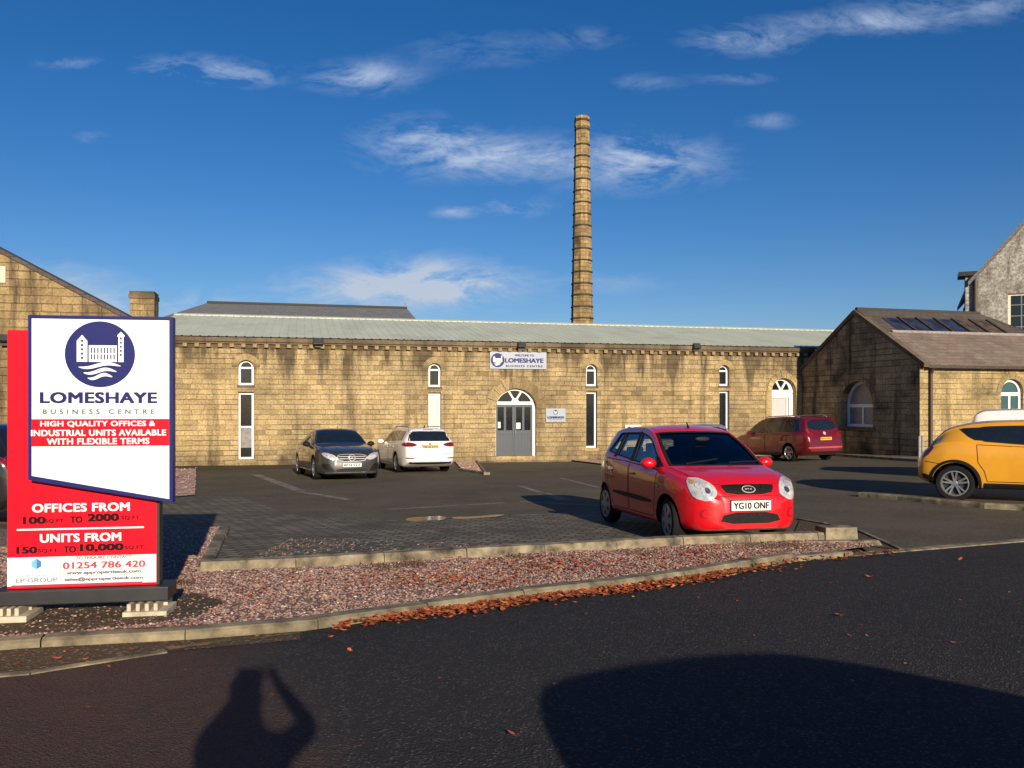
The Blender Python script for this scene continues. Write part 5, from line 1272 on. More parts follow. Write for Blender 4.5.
RW = chaikin([(-.55, 1.06), (.55, 1.06), (.46, 1.34), (-.46, 1.34)], 2)
c.body((.70, 3.07), .285, True, (.88, 3.44), SW, (.86, 1.58), RW)
for i, wv in enumerate(SW):
    for sd in (1, -1):
        c.patch('side_window', c.winpoly(*wv, lo=.035, hi=.055), 'y', -.012, M_CLEAR, side=sd, rim=0)
    for sd in (1, -1): c.loop('window_seal', c.winpoly(*wv), 'y', .022, .003, M_PLASTIC, sd)
for sd in (1, -1): c.patch('door_pillar_trim', [(1.94, .98), (2.06, .985), (2.07, 1.395), (1.965, 1.395)], 'y', .003, M_PLASTIC, side=sd); c.patch('quarter_pillar_trim', [(2.60, 1.02), (2.69, 1.025), (2.665, 1.38), (2.58, 1.38)], 'y', .003, M_PLASTIC, side=sd); c.patch('mirror_triangle', [(.93, .945), (1.10, .945), (1.24, 1.10), (1.12, 1.06)], 'y', .003, M_PLASTIC, side=sd)
ws_ = c.patch('windscreen', c.wspoly(.845, 1.595, .045), 'z', -.010, M_CLEAR, rim=0); c.loop('windscreen_seal', c.wspoly(.86, 1.58, .055), 'z', .05, .003, M_PLASTIC)
c.patch('rear_window', RW, 'x1', -.010, M_CLEAR, rim=0); c.loop('rear_window_seal', RW, 'x1', .03, .003, M_PLASTIC)
# door panels with shut lines
D1 = [(1.10, .33), (1.14, .29), (1.98, .30), (2.0, .96), (1.02, .90), (1.05, .6)]; D2 = [(2.02, .30), (2.62, .30), (2.72, .42), (2.86, .62), (2.93, 1.0), (2.03, .965)]
for D_ in (D1, D2):
    for sd in (1, -1): c.loop('door_seam', D_, 'y', .012, .0018, M_GAP, sd)
for sd in (1, -1):
    for xh in (1.86, 2.74): 
        W = c.wl(xh); MB().box(xh-.09-c.L/2, xh+.09-c.L/2, sd*(W+.004)-.012, sd*(W+.004)+.014, .80, .83, bev=.008).build('door_handle', PR, c.root, uv=False)
    c.patch('rub_strip', chaikin([(1.2, .455), (2.6, .49), (2.6, .545), (1.2, .515)], 1), 'y', .014, M_PLASTIC, side=sd)
    W = c.wl(.98); MB().box(.93-c.L/2, 1.0-c.L/2, sd*W-.01, sd*W+.008, .68, .71, bev=.005).build('side_repeater', M_AMBER, c.root, uv=False)
    c.mirror(1.13, .985, sd, PR)
# bonnet shut line, lights, grille
c.loop('bonnet_seam', [(.13, -.50), (.10, 0), (.13, .50), (.4, .63), (.80, .685)], 'z', .010, .0018, M_GAP, closed=False); c.loop('bonnet_seam', [(.13, -.50), (.4, -.63), (.80, -.685)], 'z', .010, .0018, M_GAP, closed=False)
HL = chaikin([(.40, .65), (.53, .565), (.67, .60), (.705, .74), (.69, .825), (.57, .845), (.44, .765)], 2)
hl = c.mirx('headlight', HL, 'x0', .008, M_LAMP, step=.03)
circ = lambda y, z, r, n=20, k=1.0: [(y+r*math.cos(2*math.pi*i/n), z+k*r*math.sin(2*math.pi*i/n)) for i in range(n)]
c.mirx('reflector', circ(.525, .69, .072), 'x0', .011, M_LAMPB, hl, step=.03, rim=0); c.mirx('reflector', circ(.60, .765, .045), 'x0', .011, M_LAMPB, hl, step=.03, rim=0)
c.mirx('indicator', circ(.655, .79, .022), 'x0', .012, M_AMBER, hl, step=.02, rim=0); c.mirx('bulb_rim', circ(.525, .69, .034), 'x0', .0125, M_LAMPD, hl, step=.03, rim=0)
gr = c.patch('upper_grille', chaikin([(-.37, .745), (-.29, .635), (.29, .635), (.37, .745), (.31, .765), (-.31, .765)], 1), 'x0', .004, M_MESH, step=.03)
c.loop('grille_surround', chaikin([(-.37, .745), (-.29, .635), (.29, .635), (.37, .745), (.31, .765), (-.31, .765)], 1), 'x0', .016, .008, PR)
bg_ = c.patch('badge', circ(0, .70, .09, 28, .45), 'x0', .014, M_CHROME, gr, step=.03); c.patch('badge_face', circ(0, .70, .078, 28, .42), 'x0', .0165, M_PLASTIC, gr, step=.03, rim=0)
hp, _, _, _ = c.bvh.ray_cast(Vector((-3, 0, .71)), Vector((1, 0, 0))); text('KIA', .10, .042, 0, .70, -abs(hp.x)-.022, M_CHROME, gr, .02, rot=Matrix.Rotation(R(-90), 3, 'Z'))
c.patch('lower_grille', chaikin([(-.42, .29), (.42, .29), (.35, .445), (-.35, .445)], 1), 'x0', .004, M_MESH, step=.03)
c.loop('lower_grille_surround', chaikin([(-.42, .29), (.42, .29), (.35, .445), (-.35, .445)], 1), 'x0', .02, .006, PR)
fg = c.mirx('fog_light', circ(.555, .42, .062), 'x0', .006, paint('dull_red_plastic', (.35, .004, .015, 1)), step=.03); c.mirx('fog_lens', circ(.555, .42, .042), 'x0', .010, PR, fg, step=.03, rim=0)
c.loop('bumper_seam', [(-.70, .60), (-.45, .60), (-.38, .63), (.38, .63), (.45, .60), (.70, .60)], 'x0', .010, .0015, M_GAP, closed=False)
c.plate(True, .515, 'YG10 ONF', h_=.12)
c.plate(False, .80, 'YG10 ONF'); c.mirx('tail_light', chaikin([(.50, .72), (.64, .72), (.66, .95), (.60, 1.1), (.54, 1.0)], 1), 'x1', .006, M_TAIL, step=.03)
for ax in (.70, 3.07):
    for sd in (1, -1): c.wheel(ax, sd, .285, .175, 6, M_HUBCAP, .70, cap=True, steer=(-6 if ax < 1 else 0))
c.seats(((2.12, 1.17), (2.88, 1.10)))
MB().box(.95-c.L/2, 1.32-c.L/2, -.68, .68, .5, .90, bev=.05).build('dashboard', M_INT, c.root, uv=False)
m = MB(); m.lathe([(.175, -.012), (.19, 0), (.175, .012), (.16, 0), (.175, -.012)], (0, 0, 0), 'x', 24); m.box(-.01, .01, -.16, .16, -.02, .02)
for v in m.b.verts: v.co = Matrix.Rotation(R(22), 3, 'Y') @ v.co+Vector((1.42-c.L/2, .34, .93))
m.build('steering_wheel', M_INT, c.root, uv=False)
MB().ell((1.28-c.L/2, 0, 1.30), (.02, .11, .032), 6).build('rear_view_mirror', M_PLASTIC, c.root, uv=False)
for y0 in (-.15, .45):
    h0, n0, _, _ = c.bvh.ray_cast(Vector((.83-c.L/2, y0, 3)), Vector((0, 0, -1))); h1, _, _, _ = c.bvh.ray_cast(Vector((.92-c.L/2, y0-.48, 3)), Vector((0, 0, -1)))
    MB().tube([h0+Vector((0, 0, .02)), h1+Vector((0, 0, .02))], .009, 6).build('wiper', M_PLASTIC, c.root, uv=False)
MB().tube([(1.72-c.L/2, .0, 1.44), (1.78-c.L/2, .0, 1.53)], [.02, .006], 6).build('aerial', M_PLASTIC, c.root, uv=False)
c.place(2.475, 11.70, -77.0)

# ---- generic detail kit for the farther cars
def kit(c, SW, wsr, rear, doors, hl, tl, plates, wheels, rad, rimm, spokes=5, twin=True, rails=False, rimf=.7, gl=M_CGLASS, wgl=None, bodycol=None, steer=0, wdt=.21, rearax='x1', mirx_=1.3, mirz=1.0, handles=()):
    for wv in SW:
        for sd in (1, -1):
            c.patch('side_window', c.winpoly(*wv), 'y', .004, gl, side=sd)
    c.patch('windscreen', c.wspoly(*wsr), 'z', .004, wgl or gl)
    if rear: c.patch('rear_window', rear, rearax, .004, gl)
    for D_ in doors:
        for sd in (1, -1): c.loop('door_seam', D_, 'y', .014, .002, M_GAP, sd)
    if hl: c.hls = c.mirx('headlight', hl[0], 'x0', .008, hl[1], step=.04)
    if tl: c.tls = c.mirx('tail_light', tl, 'x1', .008, M_TAIL, step=.04)
    for fr, z, tx in plates: c.plate(fr, z, tx)
    for ax in wheels:
        for sd in (1, -1): c.wheel(ax, sd, rad, wdt, spokes, rimm, rimf, twin=twin, sw=.032, steer=(steer if ax == wheels[0] else 0))
    for sd in (1, -1):
        c.mirror(mirx_, mirz, sd, bodycol or c.pm)
        for xh, zh in handles:
            W = c.wl(xh); MB().box(xh-.1-c.L/2, xh+.1-c.L/2, sd*(W+.002)-.012, sd*(W+.002)+.016, zh-.015, zh+.015, bev=.008).build('door_handle', c.pm, c.root, uv=False)

# ---- dark grey saloon
PG = paint('dark_grey_metallic_paint', (.07, .066, .062, 1), .5, .3)
c = Car('parked_car', 'dark grey saloon with star grille facing the car park, left of the white estate', 'car', 4.69,
        zb=[(0, .22), (.2, .17), (4.3, .18), (4.69, .34)],
        wl=[(0, .50), (.03, .62), (.08, .70), (.18, .78), (.35, .84), (.7, .895), (1.2, .905), (3.6, .905), (4.2, .86), (4.5, .78), (4.69, .62)],
        zbelt=[(0, .60), (.06, .66), (.2, .735), (.6, .83), (1.3, .90), (2.2, .94), (3.4, .97), (4.2, .96), (4.55, .9), (4.69, .7)],
        zt=[(0, .64), (.06, .72), (.2, .80), (.6, .90), (1.2, .985), (1.42, 1.02), (1.7, 1.16), (2.05, 1.335), (2.35, 1.42), (2.8, 1.442), (3.2, 1.41), (3.6, 1.28), (4.0, 1.10), (4.2, 1.045), (4.55, 1.02), (4.65, .9), (4.69, .74)],
        wt=[(0, .42), (.1, .56), (.3, .68), (.8, .75), (1.4, .77), (1.8, .70), (2.2, .61), (2.8, .58), (3.3, .57), (3.9, .62), (4.3, .70), (4.69, .5)], pm=PG)
c.body((.90, 3.74), .325)
c.both('sill_trim', [(1.35, .19), (3.3, .19), (3.3, .25), (1.35, .25)], .01, PG)
kit(c, ((1.72, 1.95, 2.62, 2.60), (2.68, 2.66, 3.45, 3.22)), (1.44, 2.18), chaikin([(-.55, 1.12), (.55, 1.12), (.47, 1.33), (-.47, 1.33)], 1), [[(1.42, .35), (1.47, .3), (2.62, .3), (2.64, .92), (1.42, .88)], [(2.66, .3), (3.27, .3), (3.33, .48), (3.5, .66), (3.56, .95), (2.67, .93)]],
    (chaikin([(.38, .60), (.52, .56), (.72, .64), (.80, .755), (.66, .765), (.48, .70)], 2), M_LAMP), chaikin([(.45, .78), (.75, .78), (.8, .9), (.5, .9)], 1), [(True, .43, 'AF16 EZZ'), (False, .6, 'AF16 EZZ')], (.90, 3.74), .325, M_RIM, mirx_=1.72, mirz=.98, bodycol=M_PLASTIC, handles=((2.5, .78), (3.4, .8)))
c.mirx('daylight_strip', chaikin([(.42, .63), (.56, .60), (.60, .64), (.47, .68)], 1), 'x0', .012, M_LAMPB, c.hls, step=.03, rim=0)
gr = c.patch('grille', chaikin([(-.36, .53), (.36, .53), (.41, .66), (.32, .715), (-.32, .715), (-.41, .66)], 1), 'x0', .004, M_MESH, step=.04); c.loop('grille_frame', chaikin([(-.36, .53), (.36, .53), (.41, .66), (.32, .715), (-.32, .715), (-.41, .66)], 1), 'x0', .02, .008, M_CHROME)
for z in (.60, .655): c.patch('grille_bar', rect(-.37, .37, z-.011, z+.011), 'x0', .012, M_CHROME, gr, step=.04)
c.loop('badge', circ(0, .622, .083, 24), 'x0', .016, .018, M_CHROME, parent=gr)
for a in (90, 210, 330): c.patch('badge_star', [(.012*math.cos(R(a+90)), .622+.012*math.sin(R(a+90))), (.078*math.cos(R(a)), .622+.078*math.sin(R(a))), (.012*math.cos(R(a-90)), .622+.012*math.sin(R(a-90)))], 'x0', .019, M_CHROME, gr, step=.05, rim=0)
c.mirx('side_intake', chaikin([(.46, .25), (.74, .30), (.80, .46), (.64, .48), (.56, .40)], 1), 'x0', .004, M_PLASTIC, step=.04)
c.patch('lower_intake', chaikin([(-.48, .235), (.48, .235), (.36, .34), (-.36, .34)], 1), 'x0', .004, M_PLASTIC, step=.04)
c.patch('splitter', chaikin([(-.72, .20), (.72, .20), (.70, .232), (-.70, .232)], 1), 'x0', .010, M_RIM, step=.05)
c.loop('bonnet_seam', [(1.4, -.72), (.5, -.66), (.16, -.5), (.10, 0), (.16, .5), (.5, .66), (1.4, .72)], 'z', .012, .002, M_GAP, closed=False)
for y in (-.2, .2): c.loop('bonnet_crease', [(.3, y*1.4), (1.3, y*2.0)], 'z', .008, .001, M_GAP, closed=False)
MB().ell((1.52-c.L/2+.2, 0, 1.17), (.01, .05, .07), 6)
c.place(-5.33, 24.95, -66.6)

# ---- white estate, seen from behind
PW = paint('white_car_paint', (.74, .74, .72, 1), 0, .35)
c = Car('parked_car', 'white estate car parked nose to the wall beside the dark saloon', 'car', 4.56,
        zb=[(0, .24), (.2, .18), (4.1, .19), (4.4, .28), (4.56, .36)],
        wl=[(0, .52), (.08, .70), (.2, .79), (.4, .85), (.8, .895), (3.7, .895), (4.15, .87), (4.4, .82), (4.5, .775), (4.56, .70)],
        zbelt=[(0, .6), (.1, .70), (.3, .77), (1.2, .90), (2.4, .95), (3.6, .985), (4.2, 1.0), (4.42, .96), (4.56, .74)],
        zt=[(0, .65), (.1, .78), (.3, .86), (1.15, 1.01), (1.5, 1.2), (1.9, 1.38), (2.2, 1.45), (2.8, 1.475), (3.7, 1.455), (4.05, 1.42), (4.18, 1.37), (4.34, 1.14), (4.45, .97), (4.56, .78)],
        wt=[(0, .42), (.2, .66), (1.1, .76), (1.6, .68), (2.1, .60), (3.0, .58), (4.0, .575), (4.3, .64), (4.45, .68), (4.56, .6)], pm=PW)
c.body((.86, 3.49), .32)
RW = [(-.66, 1.02), (-.69, 1.05), (-.585, 1.36), (-.55, 1.375), (.55, 1.375), (.585, 1.36), (.69, 1.05), (.66, 1.02)][::-1]
kit(c, ((1.42, 1.62, 2.42, 2.42), (2.48, 2.48, 3.25, 3.2), (3.32, 3.27, 4.02, 3.85)), (1.2, 2.02), RW, [[(1.33, .35), (1.38, .3), (2.42, .3), (2.44, .94), (1.33, .89)], [(2.46, .3), (3.02, .3), (3.1, .5), (3.25, .66), (3.30, .98), (2.47, .95)]],
    (chaikin([(.5, .6), (.75, .6), (.8, .72), (.55, .70)], 1), M_LAMP), chaikin([(.43, .885), (.58, .845), (.84, .85), (.86, .97), (.62, .985), (.45, .93)], 1), [(True, .4, 'MK18 XTD'), (False, .835, 'MK18 XTD')], (.86, 3.49), .32, M_RIM, mirx_=1.52, mirz=.99, handles=((2.3, .82), (3.12, .84)))
c.loop('tailgate_seam', [(-.70, .99), (-.66, .62), (.66, .62), (.70, .99)], 'x1', .012, .002, M_GAP, closed=False)
c.patch('badge', circ(0, .925, .05), 'x1', .012, M_CHROME, step=.03); c.patch('badge_letters', [(-.03, .95), (-.018, .95), (0, .905), (.018, .95), (.03, .95), (.006, .885), (-.006, .885)], 'x1', .014, M_PLASTIC, step=.03, rim=0)
c.mirx('rear_reflector', chaikin([(.52, .465), (.78, .47), (.80, .51), (.55, .505)], 1), 'x1', .006, M_TAIL, step=.04)
c.patch('rear_diffuser', chaikin([(-.72, .30), (.72, .30), (.66, .385), (-.66, .385)], 1), 'x1', .006, M_PLASTIC, step=.04); c.patch('diffuser_strip', chaikin([(-.62, .36), (.62, .36), (.60, .38), (-.60, .38)], 1), 'x1', .012, M_CHROME, step=.04)
c.patch('rear_spoiler', [(3.98, -.55), (4.19, -.56), (4.22, 0), (4.19, .56), (3.98, .55)], 'z', .02, PW); MB().box(4.19-c.L/2, 4.21-c.L/2, -.16, .16, 1.375, 1.395).build('high_brake_light', M_TAIL, c.root, uv=False)
for sd in (1, -1): MB().tube([(2.15-c.L/2, sd*.56, 1.43), (2.3-c.L/2, sd*.565, 1.50), (3.8-c.L/2, sd*.55, 1.49), (3.98-c.L/2, sd*.54, 1.42)], .016).build('roof_rail', M_STEEL, c.root, uv=False)
MB().tube([(3.75-c.L/2, 0, 1.45), (3.83-c.L/2, 0, 1.53)], [.03, .01]).build('aerial', M_PLASTIC, c.root, uv=False)
MB().tube([(4.41-c.L/2, -.02, 1.06), (4.38-c.L/2, .3, 1.10)], .01).build('rear_wiper', M_PLASTIC, c.root, uv=False)
c.place(-3.42, 28.5, 111.5)

# ---- maroon people carrier
PM = paint('maroon_car_paint', (.15, .005, .009, 1), .25, .3)
def mpv(label, pm, H=1.75):
    q = H/1.75
    c = Car('parked_car', label, 'car', 4.85, zb=[(0, .25), (.2, .20), (4.4, .22), (4.85, .38)],
        wl=[(0, .55), (.1, .76), (.3, .87), (.8, .94), (1.4, .952), (4.0, .95), (4.5, .91), (4.75, .85), (4.85, .76)],
        zbelt=[(0, .62), (.1, .73), (.4, .86), (1.1, 1.0), (2.4, 1.06), (4.2, 1.10), (4.6, 1.10), (4.78, 1.0), (4.85, .8)],
        zt=[(0, .68*q), (.1, .82*q), (.4, .97*q), (.95, 1.10*q), (1.3, 1.27*q), (1.7, 1.5*q), (2.1, 1.66*q), (2.6, 1.735*q), (3.4, 1.75*q), (4.1, 1.725*q), (4.4, 1.68*q), (4.55, 1.55*q), (4.72, 1.18*q), (4.8, 1.0*q), (4.85, .84*q)],
        wt=[(0, .45), (.3, .74), (1.0, .80), (1.6, .76), (2.2, .70), (3.4, .685), (4.3, .68), (4.65, .72), (4.85, .62)], pm=pm)
    return c
c = mpv('maroon people carrier parked before the white arched window', PM)
c.body((.93, 3.85), .335)
RW = chaikin([(-.70, 1.18), (.70, 1.18), (.60, 1.59), (-.60, 1.59)], 1)
kit(c, ((1.35, 1.65, 2.4, 2.38), (2.48, 2.46, 3.45, 3.43), (3.53, 3.51, 4.4, 4.22)), (1.02, 2.02), RW, [[(1.35, .36), (1.4, .32), (2.42, .32), (2.45, 1.04), (1.35, .98)], [(2.47, .35), (3.5, .35), (3.5, 1.06), (2.48, 1.05)]],
    (chaikin([(.5, .68), (.8, .70), (.85, .84), (.6, .82)], 1), M_LAMP), chaikin([(.50, .98), (.60, .93), (.90, .93), (.93, 1.10), (.72, 1.13), (.54, 1.08)], 1), [(True, .45, 'PJ14 VWL'), (False, .86, 'PJ14 VWL')], (.93, 3.85), .335, M_RIM, mirx_=1.55, mirz=1.12, handles=((2.3, .92), (2.62, .93)))
c.patch('badge', circ(0, 1.06, .06), 'x1', .012, M_CHROME, step=.03); c.loop('tailgate_seam', [(-.74, 1.1), (-.70, .66), (.70, .66), (.74, 1.1)], 'x1', .012, .002, M_GAP, closed=False)
c.both('slide_rail', rect(3.5, 4.5, 1.0, 1.02), .004, M_GAP); c.patch('rear_bumper_trim', chaikin([(-.8, .50), (.8, .50), (.8, .56), (-.8, .56)], 1), 'x1', .012, paint('maroon_trim', (.5, .05, .07, 1)), step=.05)
for sd in (1, -1): MB().tube([(2.2-c.L/2, sd*.66, 1.68), (2.4-c.L/2, sd*.66, 1.75), (4.0-c.L/2, sd*.655, 1.76), (4.2-c.L/2, sd*.65, 1.69)], .018).build('roof_rail', M_STEEL, c.root, uv=False)
MB().tube([(4.67-c.L/2, -.02, 1.22), (4.63-c.L/2, .35, 1.27)], .012).build('rear_wiper', M_PLASTIC, c.root, uv=False)
c.place(10.98, 33.5, 111)

# ---- yellow crossover
PY = paint('yellow_car_paint', (.72, .33, .022, 1), .1, .3)
c = Car('parked_car', 'amber yellow crossover with black window band at the right edge', 'car', 4.135,
        zb=[(0, .30), (.2, .24), (3.7, .26), (3.95, .33), (4.135, .42)],
        wl=[(0, .5), (.1, .72), (.3, .83), (.7, .875), (1.3, .87), (2.6, .87), (3.1, .885), (3.6, .87), (3.9, .80), (4.05, .73), (4.135, .62)],
        zbelt=[(0, .62), (.1, .72), (.4, .86), (1.1, 1.0), (2.2, 1.06), (3.0, 1.12), (3.4, 1.16), (3.7, 1.12), (3.95, .98), (4.135, .72)],
        zt=[(0, .66), (.1, .82), (.4, .98), (1.0, 1.10), (1.25, 1.20), (1.6, 1.40), (1.95, 1.53), (2.3, 1.57), (2.8, 1.56), (3.2, 1.52), (3.50, 1.45), (3.62, 1.40), (3.85, 1.18), (3.98, 1.02), (4.08, .92), (4.135, .78)],
        wt=[(0, .42), (.3, .70), (1.0, .74), (1.5, .68), (2.0, .60), (2.8, .57), (3.4, .55), (3.75, .56), (4.0, .60), (4.135, .5)], pm=PY, wbk=.92)
c.body((.80, 3.48), .345)
kit(c, ((1.35, 1.6, 2.18, 2.18), (2.21, 2.21, 2.98, 3.02)), (1.12, 1.85), chaikin([(-.52, 1.12), (.52, 1.12), (.46, 1.37), (-.46, 1.37)], 1), [[(1.25, .45), (1.3, .4), (2.17, .4), (2.19, 1.05), (1.25, .98)], [(2.2, .4), (2.93, .4), (2.98, .6), (3.08, .76), (3.10, 1.10), (2.21, 1.06)]],
    (circ(.6, .62, .11), M_LAMP), chaikin([(.50, .90), (.66, .80), (.78, .86), (.80, 1.02), (.74, 1.08), (.62, 1.02)], 1), [(True, .45, 'BV15 LKO'), (False, .66, 'BV15 LKO')], (.80, 3.48), .345, M_RIM, spokes=5, rimf=.70, mirx_=1.5, mirz=1.08, handles=((2.05, .88),))
# swept-up rear quarter glass
c.both('quarter_window', [(2.93, 1.165), (3.14, 1.185), (3.25, 1.25), (3.40, 1.39), (3.32, 1.41), (2.96, 1.43)], .006, M_CGLASS)
for sd in (1, -1): c.loop('window_seal', c.winpoly(2.21, 2.21, 2.98, 3.02), 'y', .02, .006, M_GAP, sd)
for ax in (.80, 3.48): arch_lip(c, ax, M_PLASTIC, .055)
c.both('sill_cladding', [(1.25, .27), (3.0, .27), (2.98, .37), (1.27, .37)], .012, M_PLASTIC)
c.both('bumper_cladding', chaikin([(3.80, .36), (4.04, .43), (4.06, .54), (3.80, .44)], 1), .012, M_PLASTIC)
c.loop('bumper_seam', [(3.72, .72), (4.0, .76)], 'y', .012, .002, M_GAP, 1, closed=False); c.loop('bumper_seam', [(3.72, .72), (4.0, .76)], 'y', .012, .002, M_GAP, -1, closed=False)
c.place(10.24, 16.1, -31)

# ---- white van beyond the crossover
c = Car('parked_van', 'white van mostly hidden behind the amber crossover', 'van', 4.38,
        zb=[(0, .25), (.2, .2), (4.1, .22), (4.38, .34)], wl=[(0, .6), (.1, .78), (.3, .86), (.8, .905), (3.9, .905), (4.25, .88), (4.38, .82)],
        zbelt=[(0, .7), (.15, .85), (.6, 1.0), (1.2, 1.12), (4.1, 1.15), (4.3, 1.1), (4.38, .9)],
        zt=[(0, .75), (.15, .95), (.6, 1.1), (.9, 1.2), (1.3, 1.5), (1.65, 1.66), (1.95, 1.73), (3.0, 1.755), (4.0, 1.74), (4.2, 1.67), (4.33, 1.4), (4.38, 1.0)],
        wt=[(0, .5), (.5, .78), (1.2, .78), (1.8, .73), (3.5, .73), (4.2, .74), (4.38, .7)], pm=PW)
c.body((.88, 3.62), .32)
kit(c, ((1.35, 1.62, 2.2, 2.18),), (1.0, 1.68), chaikin([(-.6, 1.1), (.6, 1.1), (.55, 1.45), (-.55, 1.45)], 1), [rect(1.3, 2.3, .35, 1.1)], (chaikin([(.55, .75), (.8, .78), (.82, .95), (.65, .95)], 1), M_LAMP), rect(.74, .84, .85, 1.3), [(True, .45, 'YK12 VAN'), (False, .6, 'YK12 VAN')], (.88, 3.62), .32, M_RIM, mirx_=1.5, mirz=1.15)
c.place(13.65, 20.2, -28)

# ---- silver hatch beyond the red car, dark car at the left edge, photographer's own car
def hatch(label, pm, fwd_tail=True):
    c = Car('parked_car', label, 'car', 4.2, zb=[(0, .24), (.2, .18), (3.8, .2), (4.2, .36)],
        wl=[(0, .5), (.1, .70), (.3, .82), (.8, .875), (3.4, .875), (3.9, .83), (4.1, .77), (4.2, .68)],
        zbelt=[(0, .6), (.1, .72), (.4, .83), (1.1, .96), (2.2, 1.0), (3.4, 1.04), (3.9, 1.04), (4.1, .95), (4.2, .74)],
        zt=[(0, .66), (.1, .82), (.4, .93), (1.0, 1.05), (1.4, 1.26), (1.8, 1.46), (2.1, 1.54), (2.6, 1.57), (3.3, 1.55), (3.7, 1.50), (3.85, 1.40), (4.0, 1.12), (4.1, .96), (4.2, .78)],
        wt=[(0, .42), (.3, .70), (1.0, .76), (1.5, .68), (2.0, .6), (3.0, .58), (3.7, .58), (4.0, .63), (4.2, .55)], pm=pm)
    c.body((.82, 3.42), .315); RW = chaikin([(-.60, 1.10), (.60, 1.10), (.52, 1.44), (-.52, 1.44)], 1)
    kit(c, ((1.3, 1.55, 2.3, 2.3), (2.36, 2.36, 3.1, 3.05), (3.16, 3.11, 3.6, 3.42)), (1.06, 1.9), RW, [rect(1.3, 2.3, .3, .98), rect(2.33, 3.1, .35, 1.0)],
        (chaikin([(.5, .64), (.72, .66), (.78, .80), (.6, .80)], 1), M_LAMP), chaikin([(.56, .82), (.78, .82), (.80, 1.0), (.64, 1.04)], 1), [(True, .42, 'PN11 HKA'), (False, .72, 'PN11 HKA')], (.82, 3.42), .315, M_RIM, mirx_=1.42, mirz=1.05, handles=((2.15, .86), (2.95, .88)))
    return c
c = hatch('pale silver hatchback parked tail towards us behind the red hatchback', paint('silver_car_paint', (.38, .39, .38, 1), .5, .35)); c.place(5.70, 26.6, 98)
c = hatch('black car cut off by the left edge behind the big sign', paint('black_car_paint', (.015, .015, .017, 1), .3, .2)); c.place(-9.25, 12.9, 176)
c = hatch('dark blue car beside the photographer, seen by its shadow on the road', paint('blue_car_paint', (.02, .03, .08, 1), .3, .3)); c.place(3.31, .08, 17)

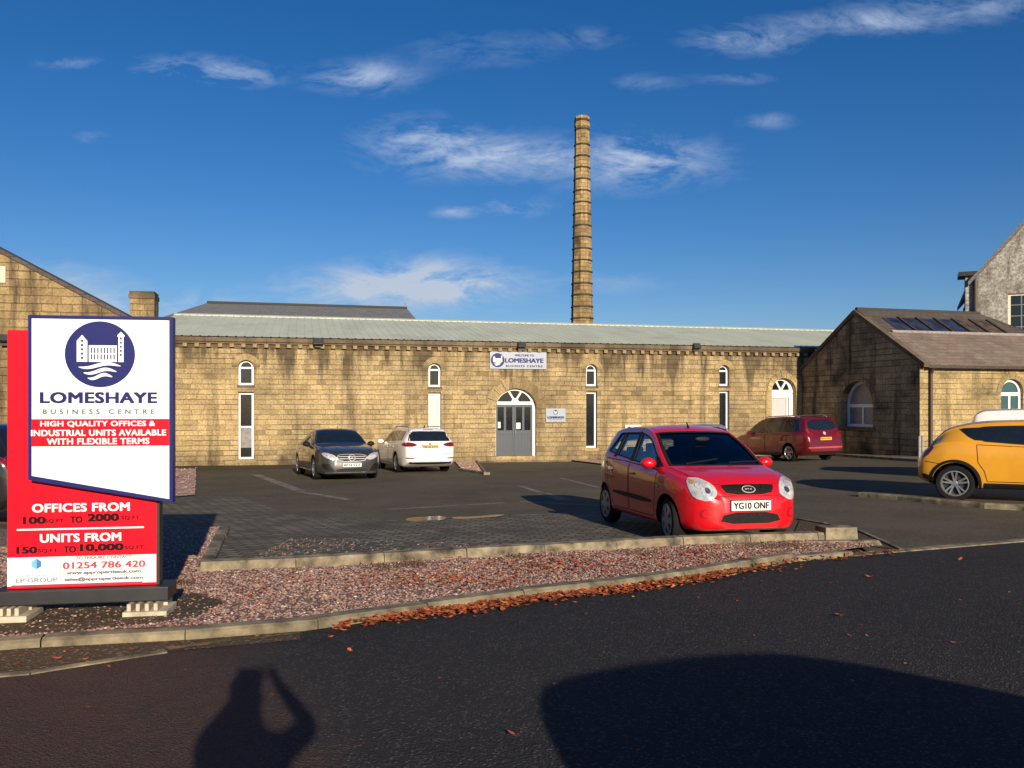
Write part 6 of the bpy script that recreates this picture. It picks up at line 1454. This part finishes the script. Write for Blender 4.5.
# ------------------------------------------------------------------ photographer (stands behind the camera; the shadow on the road is theirs)
def person():
    me = bpy.data.meshes.new('person'); J = {}; V_, E_, Rr = [], [], []
    def v(name, co, r, par=None):
        J[name] = len(V_); V_.append(co); Rr.append(r)
        if par: E_.append((J[par], J[name]))
    v('pelvis', (0, 0, .95), (.165, .12)); v('waist', (0, 0, 1.08), (.15, .11), 'pelvis'); v('chest', (0, .01, 1.28), (.18, .125), 'waist'); v('upper', (0, .0, 1.40), (.15, .10), 'chest')
    v('neck', (0, .01, 1.49), (.062, .062), 'upper'); v('skull0', (0, .03, 1.57), (.075, .085), 'neck'); v('skull1', (0, .025, 1.65), (.085, .10), 'skull0'); v('skull2', (0, .015, 1.73), (.06, .07), 'skull1')
    for s_, q in ((1, 'r'), (-1, 'l')):
        v('sh'+q, (s_*.19, 0, 1.42), (.07, .07), 'upper')
        if q == 'r': el, wr = (.255, .27, 1.42), (.09, .32, 1.62)
        else: el, wr = (-.24, .24, 1.40), (-.09, .32, 1.60)
        v('el'+q, el, (.052, .052), 'sh'+q); v('fa'+q, tuple(.5*(a+b_) for a, b_ in zip(el, wr)), (.043, .043), 'el'+q); v('wr'+q, wr, (.030, .030), 'fa'+q); v('pm'+q, (wr[0]-s_*.02, wr[1]+.035, wr[2]+.04), (.036, .022), 'wr'+q)
        v('hip'+q, (s_*.10, 0, .90), (.10, .11), 'pelvis'); v('kn'+q, (s_*.13, .02, .50), (.062, .068), 'hip'+q); v('cf'+q, (s_*.135, -.01, .33), (.056, .062), 'kn'+q); v('an'+q, (s_*.14, -.01, .09), (.04, .045), 'cf'+q); v('to'+q, (s_*.15, .16, .035), (.045, .03), 'an'+q)
        for f in range(4):
            b0 = (wr[0]-s_*(.03+.0), wr[1]+.05+f*.0, wr[2]+.035+f*.02-.02); v(f'f{q}{f}', (b0[0]-s_*.03, b0[1]+.035, b0[2]), (.010, .010), 'pm'+q); v(f'g{q}{f}', (b0[0]-s_*.055, b0[1]+.03, b0[2]), (.008, .008), f'f{q}{f}')
        v(f't{q}', (wr[0]-s_*.03, wr[1]+.01, wr[2]+.08), (.011, .011), 'pm'+q)
    me.from_pydata(V_, E_, []); o = bpy.data.objects.new('person', me); COL.objects.link(o)
    sk = o.modifiers.new('s', 'SKIN'); sk.use_smooth_shade = True
    for i, r_ in enumerate(Rr): me.skin_vertices[0].data[i].radius = r_
    me.skin_vertices[0].data[0].use_root = True
    ss = o.modifiers.new('u', 'SUBSURF'); ss.levels = 2; ss.render_levels = 2
    dg = bpy.context.evaluated_depsgraph_get(); m2 = bpy.data.meshes.new_from_object(o.evaluated_get(dg)); o.modifiers.clear(); o.data = m2; m2.name = 'person'
    m, t, b = newmat('jacket_jeans_skin'); tc = t.node('ShaderNodeTexCoord').outputs['Object']; s_ = t.node('ShaderNodeSeparateXYZ'); t.l.new(tc, s_.inputs[0])
    cc = t.mix(t.math('GREATER_THAN', s_.outputs[2], .93), (.03, .04, .09, 1), (.04, .045, .05, 1)); cc = t.mix(t.math('GREATER_THAN', s_.outputs[2], 1.505), cc, (.45, .27, .2, 1))
    t.l.new(cc, b.inputs['Base Color']); b.inputs['Roughness'].default_value = .8; m2.materials.clear(); m2.materials.append(m)
    hr = MB().ell((0, -.005, 1.70), (.092, .105, .085), 10)
    for v_ in list(hr.b.verts):
        if v_.co.y > .06 and v_.co.z < 1.72: v_.co.y = .06
    hr.build('hair', plain('brown_hair', (.05, .03, .015, 1), .8), o, smooth=60, uv=False)
    fc = MB().ell((0, .125, 1.625), (.013, .018, .02), 6); fc.ell((.032, .108, 1.655), (.012, .01, .008), 6); fc.ell((-.032, .108, 1.655), (.012, .01, .008), 6); fc.ell((0, .112, 1.585), (.024, .008, .007), 6); fc.ell((.09, .02, 1.635), (.01, .02, .03), 6); fc.ell((-.09, .02, 1.635), (.01, .02, .03), 6)
    fc.build('face_features', plain('skin', (.45, .27, .2, 1), .6), o, smooth=60, uv=False)
    tag(o, 'person in dark jacket taking the photo with raised hands, seen by shadow', 'person'); return o
po_ = person(); po_.location = (0.09, -.40, 0.01); po_.scale = (.96, .96, .96)
ph = MB().box(-.075, .075, -.045, -.037, CH-.037, CH+.037, bev=.003).build('phone', M_BLK, None, uv=False); tag(ph, 'black phone held up sideways by the photographer', 'phone')
